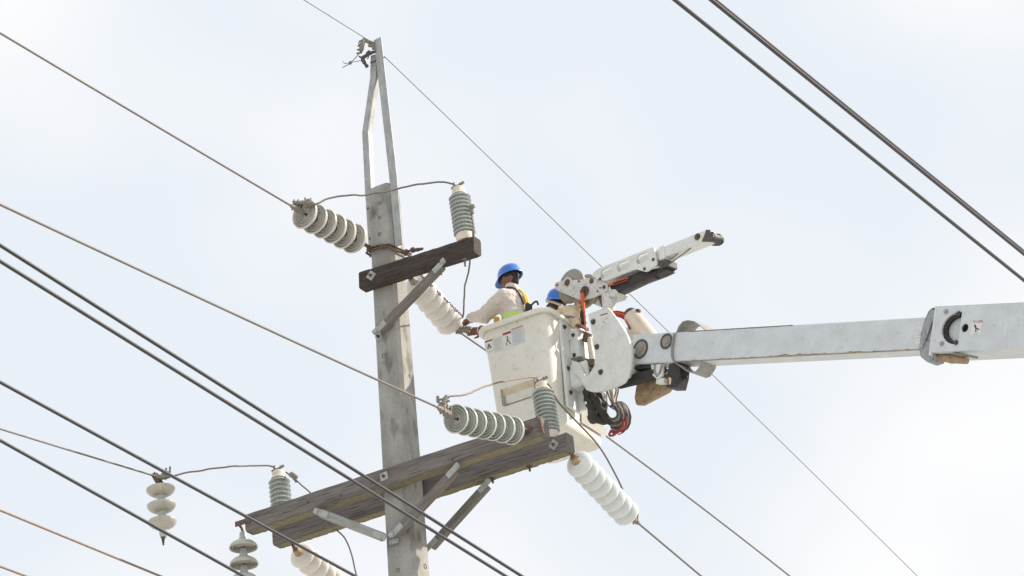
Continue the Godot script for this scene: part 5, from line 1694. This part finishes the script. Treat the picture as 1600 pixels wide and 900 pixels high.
func build_people() -> void:
	# ---- worker at the front of the bucket, reaching out for the insulator string
	var a := thing("person", "worker in pale long-sleeved shirt and blue helmet reaching for the insulator string", "person", Vector3(0.85, 14.64, -1.07), "line workers in the bucket")
	var F := Vector3(-0.95, 0, -0.30).normalized()
	var hip_l := Vector3(0.84, 15.53, -0.97)
	var hip_r := Vector3(0.84, 15.53, -1.17)
	var foot_l := Vector3(0.84, 14.69, -0.95)
	var foot_r := Vector3(0.88, 14.69, -1.20)
	var shl := Vector3(0.745, 16.145, -0.885)
	var shr := Vector3(0.77, 16.13, -1.235)
	var ell := Vector3(0.52, 16.035, -0.93)
	var wrl := Vector3(0.265, 16.145, -1.09)
	var elr := Vector3(0.52, 15.98, -1.33)
	var wrr := Vector3(0.24, 16.10, -1.32)
	var neck := Vector3(0.79, 16.27, -1.055)
	var hc := Vector3(0.775, 16.39, -1.055)
	var Z := Vector3.BACK
	var skin := MB.new()
	nets(skin, [[Vector3(0.82, 15.55, -1.07), Vector3(0.81, 15.85, -1.07), 0.10, 0.10, Z, 1.3], [Vector3(0.81, 15.85, -1.07), Vector3(0.79, 16.1, -1.06), 0.10, 0.10, Z, 1.3], [Vector3(0.79, 16.1, -1.06), neck + Vector3(-0.01, 0.06, 0), 0.075, 0.055],
		[shl, ell, 0.045, 0.036], [ell, wrl, 0.036, 0.026], [shr, elr, 0.045, 0.036], [elr, wrr, 0.036, 0.026], [shl, shr, 0.05, 0.05],
		[hip_l, Vector3(0.82, 15.10, -0.96), 0.07, 0.05], [Vector3(0.82, 15.10, -0.96), foot_l, 0.05, 0.035], [hip_r, Vector3(0.85, 15.10, -1.18), 0.07, 0.05], [Vector3(0.85, 15.10, -1.18), foot_r, 0.05, 0.035]], 0.04, 0.018)
	head(skin, hc, (F + Vector3(0, -0.12, 0)), Vector3(-0.12, 1, 0.02))
	hand(skin, wrl, Vector3(-0.85, 0.18, -0.5), Vector3(-0.1, -0.9, -0.4), 1.0, 0.5)
	hand(skin, wrr, Vector3(-0.95, 0.12, 0.15), Vector3(0, -0.5, 0.8), -1.0, 0.5)
	part("body", skin, M.skin, a)
	var shirt := MB.new()
	nets(shirt, [[Vector3(0.82, 15.62, -1.07), Vector3(0.815, 15.88, -1.07), 0.128, 0.132, Z, 1.28], [Vector3(0.815, 15.88, -1.07), Vector3(0.80, 16.10, -1.06), 0.132, 0.125, Z, 1.36], [Vector3(0.80, 16.13, -1.06), neck + Vector3(0.005, 0.012, 0), 0.115, 0.080],
		[shl + Vector3(0.03, 0.0, -0.03), ell, 0.098, 0.072], [ell, wrl, 0.072, 0.05], [shr + Vector3(0.03, 0, 0.03), elr, 0.088, 0.063], [elr, wrr, 0.063, 0.046]], 0.055, 0.0125, 0.016, 5)
	part("shirt", shirt, M.shirt, a)
	var tr := MB.new()
	nets(tr, [[hip_l, hip_r, 0.115, 0.115], [hip_l, Vector3(0.82, 15.10, -0.96), 0.10, 0.075], [Vector3(0.82, 15.10, -0.96), foot_l + Vector3(0, 0.06, 0), 0.075, 0.062], [hip_r, Vector3(0.85, 15.10, -1.18), 0.10, 0.075], [Vector3(0.85, 15.10, -1.18), foot_r + Vector3(0, 0.06, 0), 0.075, 0.062]], 0.04, 0.022, 0.01, 8)
	part("trousers", tr, M.trousers, a)
	for ft in [foot_l, foot_r]:
		var b := MB.new()
		nets(b, [[ft + Vector3(0.03, 0.0, 0), ft + Vector3(-0.15, -0.01, 0), 0.045, 0.038]], 0.02, 0.014)
		part("boot", b, M.black, a)
	helmet(a, hc + Vector3(0.008, 0.042, 0), F + Vector3(0, -0.10, 0), Vector3(-0.16, 1, 0.03))
	var hr := MB.new()
	nets(hr, [[hc + Vector3(0.05, 0.03, 0.01), hc + Vector3(0.062, -0.035, 0.015), 0.066, 0.048], [hc + Vector3(0.02, 0.045, 0.02), hc + Vector3(0.02, 0.045, -0.02), 0.072, 0.072]], 0.02, 0.01)
	part("hair", hr, M.hair, a)
	# harness over the back
	var hs := MB.new()
	hs.tube(curve_points([Vector3(0.80, 16.262, -1.165), Vector3(0.885, 16.232, -1.14), Vector3(0.945, 16.10, -1.09), Vector3(0.96, 15.92, -1.06)], 5), 0.017, 6)
	hs.tube(curve_points([Vector3(0.895, 16.235, -1.02), Vector3(0.935, 16.17, -1.03), Vector3(0.958, 16.05, -1.04), Vector3(0.965, 15.92, -1.05)], 5), 0.013, 6)
	var ho := part("harness", hs, M.yellow, a)
	var ed := MB.new()
	ed.tube(curve_points([Vector3(0.715, 16.21, -0.945), Vector3(0.79, 16.262, -0.95), Vector3(0.865, 16.24, -0.97), Vector3(0.915, 16.165, -0.985), Vector3(0.945, 16.05, -1.0)], 5), 0.010, 5)
	part("strap_edge", ed, M.hood, ho)
	var dr := MB.new()
	dr.box(Vector3(0.985, 16.00, -1.03), Vector3(0.05, 0.09, 0.08), 0.015)
	dr.tube(curve_points([Vector3(1.0, 16.01, -1.03), Vector3(1.05, 16.04, -1.03), Vector3(1.085, 16.04, -1.03), Vector3(1.095, 16.0, -1.03)], 4), 0.010, 6)
	part("lanyard_ring", dr, M.black, ho)
	var vb := MB.new()
	vb.lathe([Vector2(0.150, -0.055), Vector2(0.155, -0.05), Vector2(0.155, 0.05), Vector2(0.150, 0.055)], 30, Transform3D(Basis.IDENTITY, Vector3(0.815, 15.895, -1.07)), Vector2(0.97, 1.22))
	part("lime_band", vb, M.lime, a)
	var po := MB.new()
	po.box(Vector3(0.672, 15.885, -0.90), Vector3(0.06, 0.12, 0.06), 0.015, Basis(Vector3.UP, 0.5))
	part("pouch", po, M.amber, a)
	for w in [[wrl, Vector3(-0.85, 0.3, -0.5)], [wrr, Vector3(-0.9, 0.35, 0.1)]]:
		var c := MB.new()
		var y := (w[1] as Vector3).normalized()
		var x := y.cross(Vector3.UP).normalized()
		c.lathe([Vector2(0.046, -0.014), Vector2(0.052, -0.010), Vector2(0.052, 0.010), Vector2(0.046, 0.014)], 18, Transform3D(Basis(x, y, x.cross(y)), w[0]))
		part("cuff", c, M.rust, a)

	# ---- second worker bent over at the back of the bucket
	var p := thing("person", "worker with blue helmet, dark hood and beige sleeves bending behind the winch drum", "person", Vector3(0.92, 14.64, -1.55), "line workers in the bucket")
	var G := Vector3(0.75, -0.25, 0.45).normalized()
	var hc2 := Vector3(1.0, 16.25, -1.60)
	var up2 := Vector3(0.36, 0.9, 0.12).normalized()
	var s2l := Vector3(1.05, 16.10, -1.68)
	var s2r := Vector3(1.11, 15.99, -1.43)
	var e2r := Vector3(1.295, 15.925, -1.29)
	var w2r := Vector3(1.435, 15.715, -1.20)
	var e2l := Vector3(1.21, 16.08, -1.62)
	var w2l := Vector3(1.36, 16.10, -1.46)
	var hip2 := Vector3(0.90, 15.52, -1.55)
	var sk := MB.new()
	nets(sk, [[hip2, Vector3(0.93, 15.85, -1.55), 0.10, 0.10, Z, 1.3], [Vector3(0.93, 15.85, -1.55), Vector3(0.97, 16.12, -1.55), 0.10, 0.10, Z, 1.3], [Vector3(0.97, 16.12, -1.55), Vector3(1.0, 16.17, -1.59), 0.07, 0.055],
		[s2l, e2l, 0.042, 0.035], [e2l, w2l, 0.035, 0.026], [s2r, e2r, 0.042, 0.035], [e2r, w2r, 0.035, 0.026], [s2l, s2r, 0.05, 0.05],
		[hip2 + Vector3(0, 0, 0.1), Vector3(0.90, 14.70, -1.44), 0.07, 0.035], [hip2 - Vector3(0, 0, 0.1), Vector3(0.90, 14.70, -1.66), 0.07, 0.035]], 0.04, 0.018)
	head(sk, hc2, G, up2)
	hand(sk, w2r, Vector3(0.8, -0.5, 0.2), Vector3(-0.3, -0.8, 0.0), -1.0, 0.55)
	hand(sk, w2l, Vector3(0.7, -0.2, 0.6), Vector3(0.0, -0.9, -0.2), 1.0, 0.55)
	part("body", sk, M.skin, p)
	var ct := MB.new()
	nets(ct, [[hip2 + Vector3(0, 0.1, 0), Vector3(0.93, 15.85, -1.55), 0.135, 0.135, Z, 1.25], [Vector3(0.93, 15.85, -1.55), Vector3(1.0, 15.95, -1.55), 0.13, 0.105, Z, 1.2],
		[s2l, e2l, 0.085, 0.072], [e2l, w2l, 0.072, 0.052], [s2r, e2r, 0.085, 0.082], [e2r, w2r - Vector3(0.02, -0.02, 0), 0.082, 0.054]], 0.05, 0.0125, 0.022, 12)
	part("coat", ct, M.coat, p)
	var hd := MB.new()
	nets(hd, [[hc2 + Vector3(-0.01, -0.03, 0), hc2 + Vector3(-0.03, -0.12, 0.02), 0.100, 0.115], [hc2 + Vector3(-0.03, -0.12, 0.02), Vector3(0.965, 15.99, -1.53), 0.118, 0.15]], 0.03, 0.012, 0.012, 14)
	part("hood", hd, M.hood, p)
	var cs := MB.new()
	cs.tube(curve_points([hc2 + Vector3(-0.06, 0.03, 0.10), hc2 + Vector3(0.04, -0.03, 0.115), hc2 + Vector3(0.12, -0.10, 0.11), Vector3(1.10, 16.12, -1.45)], 5), 0.017, 8)
	part("chin_strap", cs, M.shirt, p)
	helmet(p, hc2 + up2 * 0.045, Vector3(0.5, -0.3, 0.6), Vector3(0.30, 0.92, 0.14))
	var t2 := MB.new()
	nets(t2, [[hip2 + Vector3(0, 0, 0.08), hip2 - Vector3(0, 0, 0.08), 0.115, 0.115], [hip2 + Vector3(0, 0, 0.1), Vector3(0.90, 14.76, -1.44), 0.10, 0.062], [hip2 - Vector3(0, 0, 0.1), Vector3(0.90, 14.76, -1.66), 0.10, 0.062]], 0.04, 0.022)
	part("trousers", t2, M.trousers, p)
	for z in [-1.44, -1.66]:
		var b := MB.new()
		nets(b, [[Vector3(0.88, 14.69, z), Vector3(1.05, 14.68, z), 0.045, 0.038]], 0.02, 0.014)
		part("boot", b, M.black, p)


# ---------------------------------------------------------------- bits hung on the bucket
func build_small_things() -> void:
	# black tool bag
	var b := thing("tool_bag", "black canvas tool bag hanging on the bucket below the bracket plate", "bag", Vector3(1.56, 14.55, -1.20))
	var m := MB.new()
	nets(m, [[Vector3(1.50, 14.93, -1.17), Vector3(1.555, 14.66, -1.17), 0.058, 0.068, Vector3.BACK, 1.1], [Vector3(1.60, 14.92, -1.19), Vector3(1.62, 14.70, -1.18), 0.06, 0.062], [Vector3(1.555, 14.66, -1.17), Vector3(1.64, 14.60, -1.18), 0.066, 0.055]], 0.03, 0.012, 0.03, 21)
	part("pouch", m, M.black, b)
	var s := MB.new()
	s.tube(curve_points([Vector3(1.56, 14.97, -1.11), Vector3(1.60, 14.82, -1.09), Vector3(1.67, 14.65, -1.09), Vector3(1.745, 14.50, -1.11)], 5), [0.022, 0.024, 0.026, 0.028, 0.03, 0.03, 0.03, 0.032, 0.034, 0.036, 0.036, 0.036, 0.034, 0.032, 0.03, 0.024], 8)
	part("flap", s, M.hood, b)
	var st := MB.new()
	st.tube(curve_points([Vector3(1.45, 15.05, -1.17), Vector3(1.49, 14.98, -1.16), Vector3(1.56, 14.94, -1.15)], 4), 0.012, 6)
	part("strap", st, M.black, b)
	# coil of grey hoses with red ends
	var c := thing("hose_coil", "coil of thin grey hoses with red ends hanging beside the tool bag", "hoses", Vector3(1.80, 14.50, -1.22))
	rng.seed = 55
	for k in 9:
		var h := MB.new()
		var r := 0.07 + 0.010 * k
		var pts := []
		for i in 11:
			var a := lerpf(1.9, -2.3, i / 10.0)
			pts.append(Vector3(1.775 + cos(a) * r * 0.8 + rng.randf_range(-0.006, 0.006), 14.61 + sin(a) * r * 1.05, -1.10 - 0.018 * k + sin(a * 2) * 0.02))
		h.tube(pts, 0.013, 6)
		part("hose", h, M.dark_steel if k % 3 != 1 else M.drum, c)
	for k in 6:
		var h := MB.new()
		h.tube(curve_points([Vector3(1.70 + 0.022 * k, 15.0 - 0.01 * k, -1.15), Vector3(1.695 + 0.026 * k, 14.88, -1.17 + rng.randf_range(-0.03, 0.03)), Vector3(1.71 + 0.016 * k + rng.randf_range(-0.02, 0.02), 14.76, -1.19), Vector3(1.76 + 0.008 * k, 14.68, -1.21)], 4), 0.009, 6)
		part("hose", h, [M.beige, M.rubber, M.tan][k % 3], c)
	var rd := MB.new()
	rd.tube(curve_points([Vector3(1.84, 14.55, -1.20), Vector3(1.845, 14.48, -1.18), Vector3(1.80, 14.43, -1.17), Vector3(1.75, 14.42, -1.17), Vector3(1.72, 14.45, -1.16)], 5), 0.018, 7)
	rd.tube(curve_points([Vector3(1.72, 14.45, -1.15), Vector3(1.70, 14.40, -1.14), Vector3(1.745, 14.385, -1.14), Vector3(1.78, 14.41, -1.15)], 5), 0.012, 7)
	part("red_hose", rd, M.red, c)
	var lp := MB.new()
	lp.tube(curve_points([Vector3(1.87, 14.60, -1.2), Vector3(1.875, 14.50, -1.2), Vector3(1.84, 14.42, -1.2), Vector3(1.77, 14.40, -1.19)], 5), 0.006, 5)
	part("red_cord", lp, M.red, c)
	# control line from the second worker's side to the bracket
	var w := MB.new()
	w.tube(curve_points([Vector3(1.10, 16.02, -1.26), Vector3(1.19, 15.93, -1.22), Vector3(1.30, 15.86, -1.18), Vector3(1.40, 15.80, -1.12), Vector3(1.455, 15.765, -1.10)], 5), 0.012, 6)
	single("control_hose", w, M.hardware, "thin control hose lying over the bucket rim to the bracket plate", "hose", Vector3(1.28, 15.85, -1.18))
